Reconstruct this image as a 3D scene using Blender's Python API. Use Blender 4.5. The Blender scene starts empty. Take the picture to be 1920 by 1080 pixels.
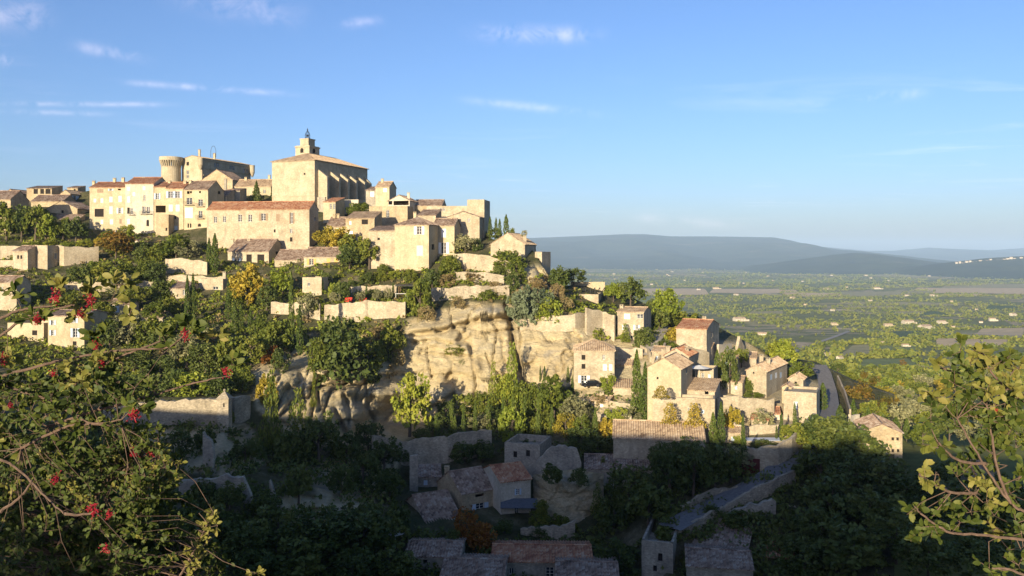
import bpy, math, random
import numpy as np
from mathutils import Vector, Matrix

# ------------------------------------------------------------------ camera, sky, sun, exposure
SC = bpy.context.scene
F = 1600.0            # focal length in pixels of the 1920 px wide photograph
HY = 475.0            # horizon row; the camera is level, eye at the origin
COL = SC.collection
cam_d = bpy.data.cameras.new('camera'); cam = bpy.data.objects.new('camera', cam_d); COL.objects.link(cam)
cam_d.sensor_width = 36.0; cam_d.lens = 36.0 * F / 1920.0
cam_d.shift_y = -(540.0 - HY) / 1920.0
cam_d.clip_start = 0.1; cam_d.clip_end = 120000
cam.location = (0, 0, 0); cam.rotation_euler = (math.radians(90), 0, 0)
SC.camera = cam
SUN_EL, SUN_AZ = 11.3, 23.0      # degrees: elevation; light travels this far to the right of the view axis
EXPOSURE = 1.08
w = bpy.data.worlds.new('World'); SC.world = w; w.use_nodes = True
nt = w.node_tree; nt.nodes.clear()
def N(tree, kind, **kw):
    n = tree.nodes.new(kind)
    for k, v in kw.items(): setattr(n, k, v)
    return n
sky = N(nt, 'ShaderNodeTexSky', sky_type='NISHITA', sun_disc=False)
sky.sun_elevation = math.radians(SUN_EL)
# sun sits behind-left of the camera: at azimuth (180 + SUN_AZ) measured from +Y towards +X
sky.sun_rotation = math.radians(180 + SUN_AZ)
sky.air_density = 1.0; sky.dust_density = 1.3; sky.ozone_density = 5.0; sky.altitude = 350
bg = N(nt, 'ShaderNodeBackground'); bg.inputs[1].default_value = 0.098
out = N(nt, 'ShaderNodeOutputWorld')
# thin cirrus: stretched noise on the sky direction, the same all round
tc = N(nt, 'ShaderNodeTexCoord')
sep = N(nt, 'ShaderNodeSeparateXYZ'); nt.links.new(tc.outputs['Generated'], sep.inputs[0])
mx = N(nt, 'ShaderNodeMath', operation='MAXIMUM'); nt.links.new(sep.outputs[2], mx.inputs[0]); mx.inputs[1].default_value = 0.03
dx = N(nt, 'ShaderNodeMath', operation='DIVIDE'); nt.links.new(sep.outputs[0], dx.inputs[0]); nt.links.new(mx.outputs[0], dx.inputs[1])
dy = N(nt, 'ShaderNodeMath', operation='DIVIDE'); nt.links.new(sep.outputs[1], dy.inputs[0]); nt.links.new(mx.outputs[0], dy.inputs[1])
cmb = N(nt, 'ShaderNodeCombineXYZ'); nt.links.new(dx.outputs[0], cmb.inputs[0]); nt.links.new(dy.outputs[0], cmb.inputs[1])
mp = N(nt, 'ShaderNodeMapping'); mp.inputs['Scale'].default_value = (0.55, 0.9, 1); mp.inputs['Rotation'].default_value = (0, 0, 0.25)
mp.inputs['Location'].default_value = (3.1, 1.7, 0)
nt.links.new(cmb.outputs[0], mp.inputs[0])
n1 = N(nt, 'ShaderNodeTexNoise'); n1.inputs['Scale'].default_value = 1.15; n1.inputs['Detail'].default_value = 9; n1.inputs['Roughness'].default_value = 0.62
n1.inputs['Distortion'].default_value = 0.7
nt.links.new(mp.outputs[0], n1.inputs['Vector'])
n2 = N(nt, 'ShaderNodeTexNoise'); n2.inputs['Scale'].default_value = 0.33; n2.inputs['Detail'].default_value = 2
nt.links.new(mp.outputs[0], n2.inputs['Vector'])
r1 = N(nt, 'ShaderNodeMapRange'); r1.inputs[1].default_value = 0.53; r1.inputs[2].default_value = 0.78; nt.links.new(n1.outputs[0], r1.inputs[0])
r2 = N(nt, 'ShaderNodeMapRange'); r2.inputs[1].default_value = 0.46; r2.inputs[2].default_value = 0.68; nt.links.new(n2.outputs[0], r2.inputs[0])
mm = N(nt, 'ShaderNodeMath', operation='MULTIPLY'); nt.links.new(r1.outputs[0], mm.inputs[0]); nt.links.new(r2.outputs[0], mm.inputs[1])
m3 = N(nt, 'ShaderNodeMath', operation='MULTIPLY'); nt.links.new(mm.outputs[0], m3.inputs[0]); m3.inputs[1].default_value = 0.28
mixc = N(nt, 'ShaderNodeMix', data_type='RGBA')
hs = N(nt, 'ShaderNodeHueSaturation'); hs.inputs['Saturation'].default_value = 0.22; hs.inputs['Value'].default_value = 1.75
nt.links.new(sky.outputs[0], hs.inputs['Color'])
nt.links.new(m3.outputs[0], mixc.inputs[0]); nt.links.new(sky.outputs[0], mixc.inputs[6]); nt.links.new(hs.outputs[0], mixc.inputs[7])
# the few wisps and vapour trails seen in the photograph: soft blobs on the sky sphere, broken up by noise
nz = N(nt, 'ShaderNodeTexNoise'); nz.inputs['Scale'].default_value = 26; nz.inputs['Detail'].default_value = 7; nz.inputs['Roughness'].default_value = 0.65; nz.inputs['Distortion'].default_value = 0.6
nt.links.new(tc.outputs['Generated'], nz.inputs['Vector'])
nzr = N(nt, 'ShaderNodeMapRange'); nzr.inputs[1].default_value = 0.40; nzr.inputs[2].default_value = 0.66; nt.links.new(nz.outputs[0], nzr.inputs[0])
def vmath(op, a, b):
    n_ = N(nt, 'ShaderNodeVectorMath', operation=op); nt.links.new(a, n_.inputs[0]); n_.inputs[1].default_value = b; return n_.outputs['Value'] if op == 'DOT_PRODUCT' else n_.outputs[0]
def smath(op, a, b=None):
    n_ = N(nt, 'ShaderNodeMath', operation=op)
    for i, v_ in enumerate((a, b)):
        if v_ is None: continue
        if isinstance(v_, (int, float)): n_.inputs[i].default_value = v_
        else: nt.links.new(v_, n_.inputs[i])
    return n_.outputs[0]
acc = m3.outputs[0]
for (x0, y0, x1, y1, hw, amt) in [(890,62,1110,66,13,.5),(640,46,716,38,8,.35),(140,86,270,108,9,.42),(-40,20,90,30,22,.5),(0,194,300,196,4,.5),(230,154,540,176,5,.45),(0,208,200,214,4,.4),(1190,408,1390,424,9,.5),(1620,186,1740,170,9,.3),(880,188,1120,214,7,.3),(330,-10,560,30,22,.35),(0,105,20,120,9,.5)]:
    da = Vector(((x0 - 960) / F, 1, -(y0 - HY) / F)).normalized(); db = Vector(((x1 - 960) / F, 1, -(y1 - HY) / F)).normalized()
    mid_ = (da + db).normalized(); ta = (db - da); half = ta.length / 2; ta.normalize(); tb = mid_.cross(ta).normalized()
    qa = smath('POWER', smath('ABSOLUTE', smath('DIVIDE', vmath('DOT_PRODUCT', vmath('SUBTRACT', tc.outputs['Generated'], mid_), ta), half)), 4.0)
    qb = smath('POWER', smath('ABSOLUTE', smath('DIVIDE', vmath('DOT_PRODUCT', vmath('SUBTRACT', tc.outputs['Generated'], mid_), tb), hw / F)), 2.0)
    g_ = smath('EXPONENT', smath('MULTIPLY', smath('ADD', qa, qb), -1.0))
    front = smath('GREATER_THAN', vmath('DOT_PRODUCT', tc.outputs['Generated'], mid_), 0.5)
    acc = smath('MAXIMUM', acc, smath('MULTIPLY', smath('MULTIPLY', smath('MULTIPLY', g_, nzr.outputs[0]), front), amt * .62))
nt.links.new(acc, mixc.inputs[0])
wb = N(nt, 'ShaderNodeMix', data_type='RGBA', blend_type='MULTIPLY'); wb.inputs[0].default_value = 1.0; wb.inputs[7].default_value = (1.17, 0.97, 1.0, 1); nt.links.new(mixc.outputs[2], wb.inputs[6])
nt.links.new(wb.outputs[2], bg.inputs[0]); nt.links.new(bg.outputs[0], out.inputs[0])

sun_d = bpy.data.lights.new('sun', 'SUN'); sun_d.energy = 4.5; sun_d.angle = math.radians(0.53); sun_d.color = (1.0, 0.86, 0.62)
sun = bpy.data.objects.new('sun', sun_d); COL.objects.link(sun)
trav = Vector((math.sin(math.radians(SUN_AZ)) * math.cos(math.radians(SUN_EL)), math.cos(math.radians(SUN_AZ)) * math.cos(math.radians(SUN_EL)), -math.sin(math.radians(SUN_EL))))
sun.rotation_euler = trav.to_track_quat('-Z', 'Y').to_euler(); sun.location = (-60, -120, 80)
SC.view_settings.view_transform = 'Standard'; SC.view_settings.look = 'None'; SC.view_settings.exposure = EXPOSURE; SC.view_settings.gamma = 1
SC.view_settings.use_curve_mapping = False
SC.cycles.max_bounces = 5; SC.cycles.diffuse_bounces = 2; SC.cycles.transparent_max_bounces = 4; SC.cycles.volume_bounces = 0
SC.cycles.transmission_bounces = 2; SC.cycles.glossy_bounces = 2

# ------------------------------------------------------------------ small helpers
def P(px, py, D): return Vector((D * (px - 960) / F, D, -D * (py - HY) / F))
def tag(o, label=None, cat=None, group=None, kind=None):
    if label: o['label'] = label
    if cat: o['category'] = cat
    if group: o['group'] = group
    if kind: o['kind'] = kind
    return o
def link(name, me, parent=None, mat=None):
    o = bpy.data.objects.new(name, me); COL.objects.link(o)
    if parent is not None: o.parent = parent
    if mat is not None and me is not None and not me.materials: me.materials.append(mat)
    return o
def empty(name, loc):
    o = bpy.data.objects.new(name, None); COL.objects.link(o); o.location = loc; o.empty_display_size = 0.5
    return o
class MB:
    """collects vertices and faces (world or local coordinates), with optional uv per vertex"""
    def __init__(s): s.v = []; s.f = []; s.uv = []
    def add(s, pts, faces, uvs=None):
        b = len(s.v); s.v += [tuple(p) for p in pts]; s.f += [tuple(i + b for i in q) for q in faces]
        s.uv += list(uvs) if uvs else [(p[0] + p[1], p[2]) for p in pts]
    def quad(s, a, b, c, d, uvs=None): s.add([a, b, c, d], [(0, 1, 2, 3)], uvs)
    def box(s, o, ex, ey, ez):
        o = Vector(o); ex = Vector(ex); ey = Vector(ey); ez = Vector(ez)
        p = [o, o + ex, o + ex + ey, o + ey]; p += [q + ez for q in p]
        s.add(p, [(3, 2, 1, 0), (4, 5, 6, 7), (0, 1, 5, 4), (1, 2, 6, 5), (2, 3, 7, 6), (3, 0, 4, 7)])
    def tube(s, pts, rad, n=6):
        pts = [Vector(p) for p in pts]; rings = []
        for i, p in enumerate(pts):
            d = (pts[min(i + 1, len(pts) - 1)] - pts[max(i - 1, 0)]).normalized()
            a = d.orthogonal().normalized(); b = d.cross(a); r = rad[i] if isinstance(rad, (list, tuple)) else rad
            rings.append([p + (a * math.cos(2 * math.pi * k / n) + b * math.sin(2 * math.pi * k / n)) * r for k in range(n)])
        fs = [(i * n + k, i * n + (k + 1) % n, (i + 1) * n + (k + 1) % n, (i + 1) * n + k) for i in range(len(pts) - 1) for k in range(n)]
        fs += [tuple(range(n))[::-1], tuple((len(pts) - 1) * n + k for k in range(n))]
        s.add([q for r in rings for q in r], fs)
    def mesh(s, name, org=(0, 0, 0)):
        me = bpy.data.meshes.new(name); ox, oy, oz = org
        me.from_pydata([(x - ox, y - oy, z - oz) for x, y, z in s.v], [], s.f)
        ul = me.uv_layers.new(name='UVMap'); li = np.zeros(len(me.loops), dtype=np.int32); me.loops.foreach_get('vertex_index', li)
        ul.data.foreach_set('uv', np.array(s.uv, dtype=np.float32)[li].ravel())
        me.update(); return me
    def build(s, name, mat, parent=None, org=(0, 0, 0)):
        return link(name, s.mesh(name, org), parent, mat)
def np_mesh(name, v, f, mat=None, attrs=None, smooth=False):
    me = bpy.data.meshes.new(name); v = np.asarray(v, np.float32); f = np.asarray(f, np.int32); k = f.shape[1]
    me.vertices.add(len(v)); me.vertices.foreach_set('co', v.ravel())
    me.loops.add(f.size); me.loops.foreach_set('vertex_index', f.ravel())
    me.polygons.add(len(f)); me.polygons.foreach_set('loop_start', np.arange(0, f.size, k, dtype=np.int32))
    try: me.polygons.foreach_set('loop_total', np.full(len(f), k, dtype=np.int32))
    except Exception: pass
    if smooth: me.polygons.foreach_set('use_smooth', np.ones(len(f), dtype=bool))
    for an, av in (attrs or {}).items():
        a = me.attributes.new(an, 'FLOAT', 'POINT'); a.data.foreach_set('value', np.asarray(av, np.float32).ravel())
    me.update(calc_edges=True)
    if mat: me.materials.append(mat)
    return me
def _h(i, j, k, s):
    n = (i * 374761393 + j * 668265263 + k * 2147483647 + s * 1274126177) & 0xffffffff
    n = ((n ^ (n >> 13)) * 1274126177) & 0xffffffff
    return ((n ^ (n >> 16)) & 0xffffff) / float(0xffffff)
def vnoise(x, y, z, s=0):
    x, y, z = np.broadcast_arrays(np.asarray(x, float), np.asarray(y, float), np.asarray(z, float))
    i = np.floor(x).astype(np.int64); j = np.floor(y).astype(np.int64); k = np.floor(z).astype(np.int64)
    u = x - i; v = y - j; q = z - k; u = u * u * (3 - 2 * u); v = v * v * (3 - 2 * v); q = q * q * (3 - 2 * q)
    r = 0
    for a in (0, 1):
        for b in (0, 1):
            for c in (0, 1):
                r = r + _h(i + a, j + b, k + c, s) * (u if a else 1 - u) * (v if b else 1 - v) * (q if c else 1 - q)
    return r
def fbm(x, y, z, o=4, s=0):
    r = 0; a = 0.5
    for i in range(o): r = r + a * vnoise(x * 2 ** i, y * 2 ** i, z * 2 ** i, s + i); a *= 0.5
    return r / (1 - 0.5 ** o)

# ------------------------------------------------------------------ materials
def ramp(t, fac, stops):
    r = N(t, 'ShaderNodeValToRGB'); e = r.color_ramp.elements
    while len(e) < len(stops): e.new(0.5)
    for q, (p, c) in zip(e, stops): q.position = p; q.color = (*c, 1)
    t.links.new(fac, r.inputs[0]); return r.outputs[0]
def base_mat(name, rough=0.9):
    m = bpy.data.materials.new(name); m.use_nodes = True; t = m.node_tree; b = t.nodes['Principled BSDF']
    b.inputs['Roughness'].default_value = rough; b.inputs['Specular IOR Level'].default_value = 0.2
    return m, t, b
def noise(t, vec, scale, detail=4, rough=0.55, dist=0):
    n = N(t, 'ShaderNodeTexNoise'); n.inputs['Scale'].default_value = scale; n.inputs['Detail'].default_value = detail
    n.inputs['Roughness'].default_value = rough; n.inputs['Distortion'].default_value = dist
    if vec is not None: t.links.new(vec, n.inputs['Vector'])
    return n.outputs[0]
def mixrgb(t, fac, a, b, mode='MIX'):
    m = N(t, 'ShaderNodeMix', data_type='RGBA', blend_type=mode)
    for s, v in ((0, fac), (6, a), (7, b)):
        if hasattr(v, 'links') or hasattr(v, 'is_linked'): t.links.new(v, m.inputs[s])
        else: m.inputs[s].default_value = v if s == 0 else (*v, 1)
    return m.outputs[2]
def bump(t, b, h, strength, dist):
    n = N(t, 'ShaderNodeBump'); n.inputs['Strength'].default_value = strength; n.inputs['Distance'].default_value = dist
    t.links.new(h, n.inputs['Height']); t.links.new(n.outputs[0], b.inputs['Normal'])
def mapping(t, src, scale):
    m = N(t, 'ShaderNodeMapping'); m.inputs['Scale'].default_value = scale; t.links.new(src, m.inputs[0]); return m.outputs[0]
def mat_stone(name, c1, c2, stain=(0.2, 0.17, 0.13), block=1.0, stain_amt=0.5):
    m, t, b = base_mat(name); tc = N(t, 'ShaderNodeTexCoord'); g = N(t, 'ShaderNodeNewGeometry'); pos = g.outputs['Position']
    br = N(t, 'ShaderNodeTexBrick'); br.inputs['Scale'].default_value = 1.0; br.inputs['Brick Width'].default_value = 0.38; br.inputs['Row Height'].default_value = 0.19
    br.inputs['Mortar Size'].default_value = 0.018; br.inputs['Bias'].default_value = 0.0
    br.inputs['Color1'].default_value = (0, 0, 0, 1); br.inputs['Color2'].default_value = (1, 1, 1, 1); br.inputs['Mortar'].default_value = (0.35, 0.35, 0.35, 1)
    wv = N(t, 'ShaderNodeVectorMath', operation='ADD'); t.links.new(tc.outputs['UV'], wv.inputs[0])
    wn = N(t, 'ShaderNodeTexNoise'); wn.inputs['Scale'].default_value = 0.8; t.links.new(pos, wn.inputs['Vector'])
    ws = N(t, 'ShaderNodeVectorMath', operation='SCALE'); t.links.new(wn.outputs['Color'], ws.inputs[0]); ws.inputs['Scale'].default_value = 0.35
    t.links.new(ws.outputs[0], wv.inputs[1]); t.links.new(wv.outputs[0], br.inputs['Vector'])
    big = noise(t, pos, 0.35, 7, 0.68)
    col = ramp(t, big, [(0.36, c1), (0.62, c2)])
    k = N(t, 'ShaderNodeMapRange'); t.links.new(br.outputs['Color'], k.inputs[0]); k.inputs[3].default_value = 1 - 0.20 * block; k.inputs[4].default_value = 1 + 0.10 * block
    cm = N(t, 'ShaderNodeVectorMath', operation='SCALE'); t.links.new(col, cm.inputs[0]); t.links.new(k.outputs[0], cm.inputs['Scale'])
    st = noise(t, mapping(t, pos, (1.1, 1.1, 0.28)), 0.7, 6, 0.65)
    sr = N(t, 'ShaderNodeMapRange'); t.links.new(st, sr.inputs[0]); sr.inputs[1].default_value = 0.50; sr.inputs[2].default_value = 0.72; sr.inputs[4].default_value = stain_amt
    c = mixrgb(t, sr.outputs[0], cm.outputs[0], stain)
    fine = noise(t, pos, 2.6, 5, 0.75)
    fr = N(t, 'ShaderNodeMapRange'); t.links.new(fine, fr.inputs[0]); fr.inputs[1].default_value = 0.3; fr.inputs[2].default_value = 0.7; fr.inputs[3].default_value = 0.76; fr.inputs[4].default_value = 1.18
    cs = N(t, 'ShaderNodeVectorMath', operation='SCALE'); t.links.new(c, cs.inputs[0]); t.links.new(fr.outputs[0], cs.inputs['Scale'])
    t.links.new(cs.outputs[0], b.inputs['Base Color'])
    hh = N(t, 'ShaderNodeMath', operation='ADD'); t.links.new(k.outputs[0], hh.inputs[0]); t.links.new(fine, hh.inputs[1])
    bump(t, b, hh.outputs[0], 0.6 * block + 0.15, 0.05)
    return m
def mat_plain(name, c, rough=0.7, var=0.15, scale=3.0, metal=0.0):
    m, t, b = base_mat(name, rough); g = N(t, 'ShaderNodeNewGeometry')
    n = noise(t, g.outputs['Position'], scale, 4, 0.6)
    t.links.new(ramp(t, n, [(0.3, tuple(x * (1 - var) for x in c)), (0.7, tuple(min(1, x * (1 + var)) for x in c))]), b.inputs['Base Color'])
    b.inputs['Metallic'].default_value = metal
    return m
def mat_tile(name, cols):
    m, t, b = base_mat(name, 0.85); tc = N(t, 'ShaderNodeTexCoord'); g = N(t, 'ShaderNodeNewGeometry')
    fl = N(t, 'ShaderNodeVectorMath', operation='FLOOR'); t.links.new(tc.outputs['UV'], fl.inputs[0])
    wn = N(t, 'ShaderNodeTexWhiteNoise', noise_dimensions='2D'); t.links.new(fl.outputs[0], wn.inputs['Vector'])
    big = noise(t, g.outputs['Position'], 0.45, 4, 0.6)
    a = N(t, 'ShaderNodeMath', operation='MULTIPLY_ADD'); t.links.new(wn.outputs[0], a.inputs[0]); a.inputs[1].default_value = 0.62
    bb = N(t, 'ShaderNodeMath', operation='MULTIPLY_ADD'); t.links.new(big, bb.inputs[0]); bb.inputs[1].default_value = 0.9; bb.inputs[2].default_value = -0.27
    t.links.new(bb.outputs[0], a.inputs[2])
    c = ramp(t, a.outputs[0], [(0.05, cols[0]), (0.35, cols[1]), (0.65, cols[2]), (0.95, cols[3])])
    t.links.new(c, b.inputs['Base Color'])
    sx = N(t, 'ShaderNodeSeparateXYZ'); t.links.new(tc.outputs['UV'], sx.inputs[0])
    fr = N(t, 'ShaderNodeMath', operation='FRACT'); t.links.new(sx.outputs[1], fr.inputs[0])
    bump(t, b, fr.outputs[0], 0.7, 0.05)
    return m
def mat_leaf(name, cols, trans=0.25):
    m, t, b = base_mat(name, 0.6); at = N(t, 'ShaderNodeAttribute', attribute_name='lv'); oi = N(t, 'ShaderNodeObjectInfo')
    a = N(t, 'ShaderNodeMath', operation='MULTIPLY_ADD'); t.links.new(oi.outputs['Random'], a.inputs[0]); a.inputs[1].default_value = 0.36
    s = N(t, 'ShaderNodeMath', operation='MULTIPLY'); t.links.new(at.outputs['Fac'], s.inputs[0]); s.inputs[1].default_value = 0.66
    t.links.new(s.outputs[0], a.inputs[2])
    c = ramp(t, a.outputs[0], [(0.08, cols[0]), (0.5, cols[1]), (0.92, cols[2])])
    t.links.new(c, b.inputs['Base Color']); b.inputs['Roughness'].default_value = 0.55
    tr = N(t, 'ShaderNodeBsdfTranslucent'); t.links.new(c, tr.inputs[0])
    mix = N(t, 'ShaderNodeMixShader'); mix.inputs[0].default_value = trans
    t.links.new(b.outputs[0], mix.inputs[1]); t.links.new(tr.outputs[0], mix.inputs[2])
    t.links.new(mix.outputs[0], t.nodes['Material Output'].inputs[0])
    return m
M = {}
M['pale'] = mat_stone('pale_limestone', (0.37, 0.295, 0.19), (0.50, 0.42, 0.29), stain_amt=0.55)
M['warm'] = mat_stone('warm_limestone', (0.36, 0.27, 0.155), (0.48, 0.385, 0.24), stain_amt=0.6)
M['church'] = mat_stone('church_limestone', (0.38, 0.31, 0.20), (0.50, 0.42, 0.285), (0.25, 0.21, 0.15), 0.7, 0.55)
M['cream'] = mat_stone('cream_render', (0.42, 0.335, 0.205), (0.51, 0.42, 0.27), (0.27, 0.215, 0.14), 0.35, 0.6)
M['white'] = mat_stone('white_render', (0.46, 0.40, 0.29), (0.55, 0.485, 0.37), (0.30, 0.26, 0.2), 0.3, 0.6)
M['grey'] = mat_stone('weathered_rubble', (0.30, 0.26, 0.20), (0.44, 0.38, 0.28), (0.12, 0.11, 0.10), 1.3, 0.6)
M['drywall'] = mat_stone('dry_stone', (0.32, 0.265, 0.18), (0.47, 0.39, 0.275), (0.15, 0.13, 0.10), 1.6, 0.6)
M['t_brown'] = mat_tile('brown_canal_tiles', [(0.10, 0.07, 0.05), (0.24, 0.16, 0.11), (0.34, 0.25, 0.18), (0.45, 0.38, 0.30)])
M['t_red'] = mat_tile('red_canal_tiles', [(0.20, 0.08, 0.045), (0.36, 0.16, 0.085), (0.44, 0.24, 0.13), (0.50, 0.36, 0.24)])
M['t_pale'] = mat_tile('pale_canal_tiles', [(0.20, 0.13, 0.08), (0.38, 0.27, 0.17), (0.48, 0.35, 0.22), (0.56, 0.45, 0.31)])
M['glass'], _t, _b = base_mat('window_glass', 0.08); _b.inputs['Base Color'].default_value = (0.02, 0.024, 0.03, 1); _b.inputs['Specular IOR Level'].default_value = 0.5
M['dark'] = mat_plain('dark_interior', (0.025, 0.02, 0.016), 0.9)
M['frame'] = mat_plain('white_paint', (0.68, 0.66, 0.6), 0.5, 0.08)
M['sw'] = mat_plain('white_shutter_paint', (0.70, 0.70, 0.68), 0.5, 0.1)
M['sb'] = mat_plain('blue_grey_shutter_paint', (0.42, 0.50, 0.56), 0.55, 0.1)
M['sg'] = mat_plain('pale_green_shutter_paint', (0.42, 0.55, 0.42), 0.55, 0.1)
M['sn'] = mat_plain('brown_shutter_paint', (0.26, 0.18, 0.11), 0.6, 0.2)
M['so'] = mat_plain('ochre_shutter_paint', (0.55, 0.33, 0.10), 0.6, 0.15)
M['iron'] = mat_plain('wrought_iron', (0.03, 0.03, 0.032), 0.5, 0.2)
M['wood'] = mat_plain('weathered_wood', (0.16, 0.10, 0.06), 0.8, 0.3)
M['bark'] = mat_plain('bark', (0.11, 0.085, 0.06), 0.95, 0.35, 8)
M['asphalt'] = mat_plain('asphalt', (0.17, 0.16, 0.15), 0.9, 0.25, 2.0)
M['lane'] = mat_plain('pale_lane_paving', (0.33, 0.29, 0.23), 0.9, 0.2, 1.0)
G = {}
G['broad'] = mat_leaf('broadleaf_foliage', [(0.068, 0.096, 0.016), (0.136, 0.163, 0.023), (0.238, 0.232, 0.035)])
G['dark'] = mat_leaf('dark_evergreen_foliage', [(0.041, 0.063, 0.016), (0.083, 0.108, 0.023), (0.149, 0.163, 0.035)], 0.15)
G['yellow'] = mat_leaf('yellowing_foliage', [(0.169, 0.157, 0.021), (0.341, 0.264, 0.031), (0.530, 0.368, 0.053)])
G['olive'] = mat_leaf('olive_foliage', [(0.136, 0.139, 0.063), (0.251, 0.242, 0.111), (0.386, 0.353, 0.174)])
G['cypress'] = mat_leaf('cypress_foliage', [(0.036, 0.059, 0.013), (0.078, 0.111, 0.019), (0.149, 0.176, 0.032)], 0.1)
G['rust'] = mat_leaf('rust_orange_foliage', [(0.14, 0.05, 0.012), (0.26, 0.10, 0.018), (0.32, 0.17, 0.03)])
G['autumn'] = mat_leaf('autumn_tinted_foliage', [(0.07, 0.075, 0.015), (0.15, 0.115, 0.02), (0.26, 0.13, 0.025)])
G['scrub'] = mat_leaf('dry_scrub_foliage', [(0.169, 0.123, 0.053), (0.302, 0.219, 0.096), (0.378, 0.315, 0.140)])
G['lime'] = mat_leaf('bright_green_foliage', [(0.125, 0.166, 0.019), (0.227, 0.269, 0.032), (0.362, 0.353, 0.048)])
G['cactus'] = mat_leaf('grey_green_cactus', [(0.09, 0.12, 0.06), (0.16, 0.19, 0.10), (0.22, 0.25, 0.14)])
# ------------------------------------------------------------------ the village hill: a surface given by its distance along rows of ground points
CTRL = {
 -220: [(1110,100),(900,120),(800,138),(700,162),(650,183),(560,213),(520,230),(450,260),(430,273),(390,296),(372,310)],
  80: [(1110,104),(900,123),(800,142),(700,168),(655,186),(590,205),(525,230),(460,256),(430,270),(400,285),(378,305)],
 250: [(1110,106),(950,119),(860,134),(800,150),(748,153),(738,164),(650,190),(580,212),(520,235),(455,262),(440,276),(352,318),(338,330)],
 420: [(1110,108),(950,121),(870,136),(800,150),(748,153),(738,164),(660,186),(600,205),(520,232),(480,248),(440,264),(390,285),(352,318),(340,330)],
 520: [(1110,110),(950,126),(880,142),(835,157),(700,168),(660,184),(590,205),(570,212),(490,245),(470,252),(400,286),(372,302)],
 620: [(1110,114),(950,130),(870,152),(818,166),(700,174),(650,188),(605,202),(566,205),(545,218),(500,230),(480,240),(400,288),(372,300)],
 760: [(1110,118),(960,140),(872,162),(830,169),(800,180),(790,184),(600,197),(576,205),(545,216),(510,225),(450,248),(400,280),(383,292)],
 900: [(1110,122),(970,142),(880,162),(825,172),(790,184),(580,199),(540,210),(490,222),(440,246),(405,262),(395,268)],
 916:[(1110,122),(970,142),(880,162),(825,172),(790,184),(580,199),(540,210),(490,222),(452,240),(446,244)],
 1000:[(1110,124),(980,143),(880,160),(830,170),(780,186),(590,200),(540,208),(520,212),(485,222),(470,228)],
 1040:[(1110,124),(985,143),(875,160),(815,171),(750,184),(595,199),(560,207),(546,214),(536,222)],
 1080:[(1110,125),(990,143),(870,160),(800,172),(725,182),(600,198),(578,205),(545,218),(535,226)],
 1150:[(1110,126),(1000,140),(870,160),(800,170),(722,182),(650,198),(582,212),(548,230),(540,238)],
 1250:[(1110,122),(995,130),(880,152),(802,166),(700,182),(640,200),(605,222),(590,236)],
 1350:[(1110,120),(960,136),(880,150),(800,168),(740,180),(700,192),(640,214),(615,236)],
 1450:[(1110,118),(905,141),(865,149),(800,168),(750,182),(695,206),(668,226)],
 1530:[(1110,116),(870,147),(800,168),(700,220),(680,236)],
 1600:[(1110,112),(860,147),(790,180),(735,222),(715,238)],
 1680:[(1110,110),(860,146),(800,176),(760,205),(745,215)]}
CX = np.array(sorted(CTRL)); YG = np.arange(330.0, 1112.0, 1.0)
TAB = np.array([np.interp(YG, [p[0] for p in CTRL[c]][::-1], [p[1] for p in CTRL[c]][::-1]) for c in CX])
TOPS = np.array([CTRL[c][-1][0] for c in CX], float)
def Dg_np(px, py):
    px = np.clip(px, CX[0], CX[-1] - 0.01); i = np.clip(np.searchsorted(CX, px, side='right') - 1, 0, len(CX) - 2)
    u = (px - CX[i]) / (CX[i + 1] - CX[i]); j = np.clip(py, YG[0], YG[-1] - 1) - YG[0]; j0 = j.astype(int); v = j - j0
    g = lambda ii: TAB[ii, j0] * (1 - v) + TAB[ii, np.minimum(j0 + 1, len(YG) - 1)] * v
    return g(i) * (1 - u) + g(i + 1) * u
def Dg(px, py): return float(Dg_np(np.array([float(px)]), np.array([float(py)]))[0])
def ground(px, py): return P(px, py, Dg(px, py))
def inpoly(px, py, poly):
    r = np.zeros(px.shape, bool); n = len(poly)
    for k in range(n):
        x1, y1 = poly[k]; x2, y2 = poly[(k + 1) % n]
        c = ((y1 > py) != (y2 > py)) & (px < (x2 - x1) * (py - y1) / ((y2 - y1) or 1e-9) + x1); r ^= c
    return r
ROCK = [[(470,690),(560,655),(640,690),(700,668),(745,690),(762,600),(880,566),(960,572),(1060,588),(1112,600),(1112,660),(1075,665),(1075,722),(1010,735),(900,760),(820,800),(745,835),(600,835),(540,815),(480,770)],
        [(190,797),(470,797),(505,870),(420,890),(330,885),(190,850)], [(955,500),(1030,500),(1045,560),(960,548)],
        [(1080,735),(1210,745),(1210,800),(1120,790)], [(520,930),(700,925),(710,985),(540,985)], [(760,850),(690,840),(560,880),(600,930),(720,930)]]
STEPX = 3.0
gx = np.arange(-216, 1680, STEPX); NR = 250
ytop = np.interp(gx, CX, TOPS)
s = np.linspace(0, 1, NR)
PX = np.repeat(gx[None, :], NR, 0); PY = 1108 + (ytop[None, :] - 1108) * s[:, None]
DD = Dg_np(PX.ravel(), PY.ravel()).reshape(PX.shape)
rock = np.zeros(PX.shape)
for poly in ROCK: rock = np.maximum(rock, inpoly(PX, PY, poly).astype(float))
for _ in range(3): rock[1:-1, 1:-1] = (rock[1:-1, 1:-1] * 2 + rock[:-2, 1:-1] + rock[2:, 1:-1] + rock[1:-1, :-2] + rock[1:-1, 2:]) / 6
pale = inpoly(PX, PY, [(1085,640),(1160,600),(1240,605),(1300,640),(1400,640),(1480,700),(1540,720),(1530,815),(1340,815),(1200,825),(1080,770)]).astype(float)
for _ in range(6): pale[1:-1, 1:-1] = (pale[1:-1, 1:-1] * 2 + pale[:-2, 1:-1] + pale[2:, 1:-1] + pale[1:-1, :-2] + pale[1:-1, 2:]) / 6
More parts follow.
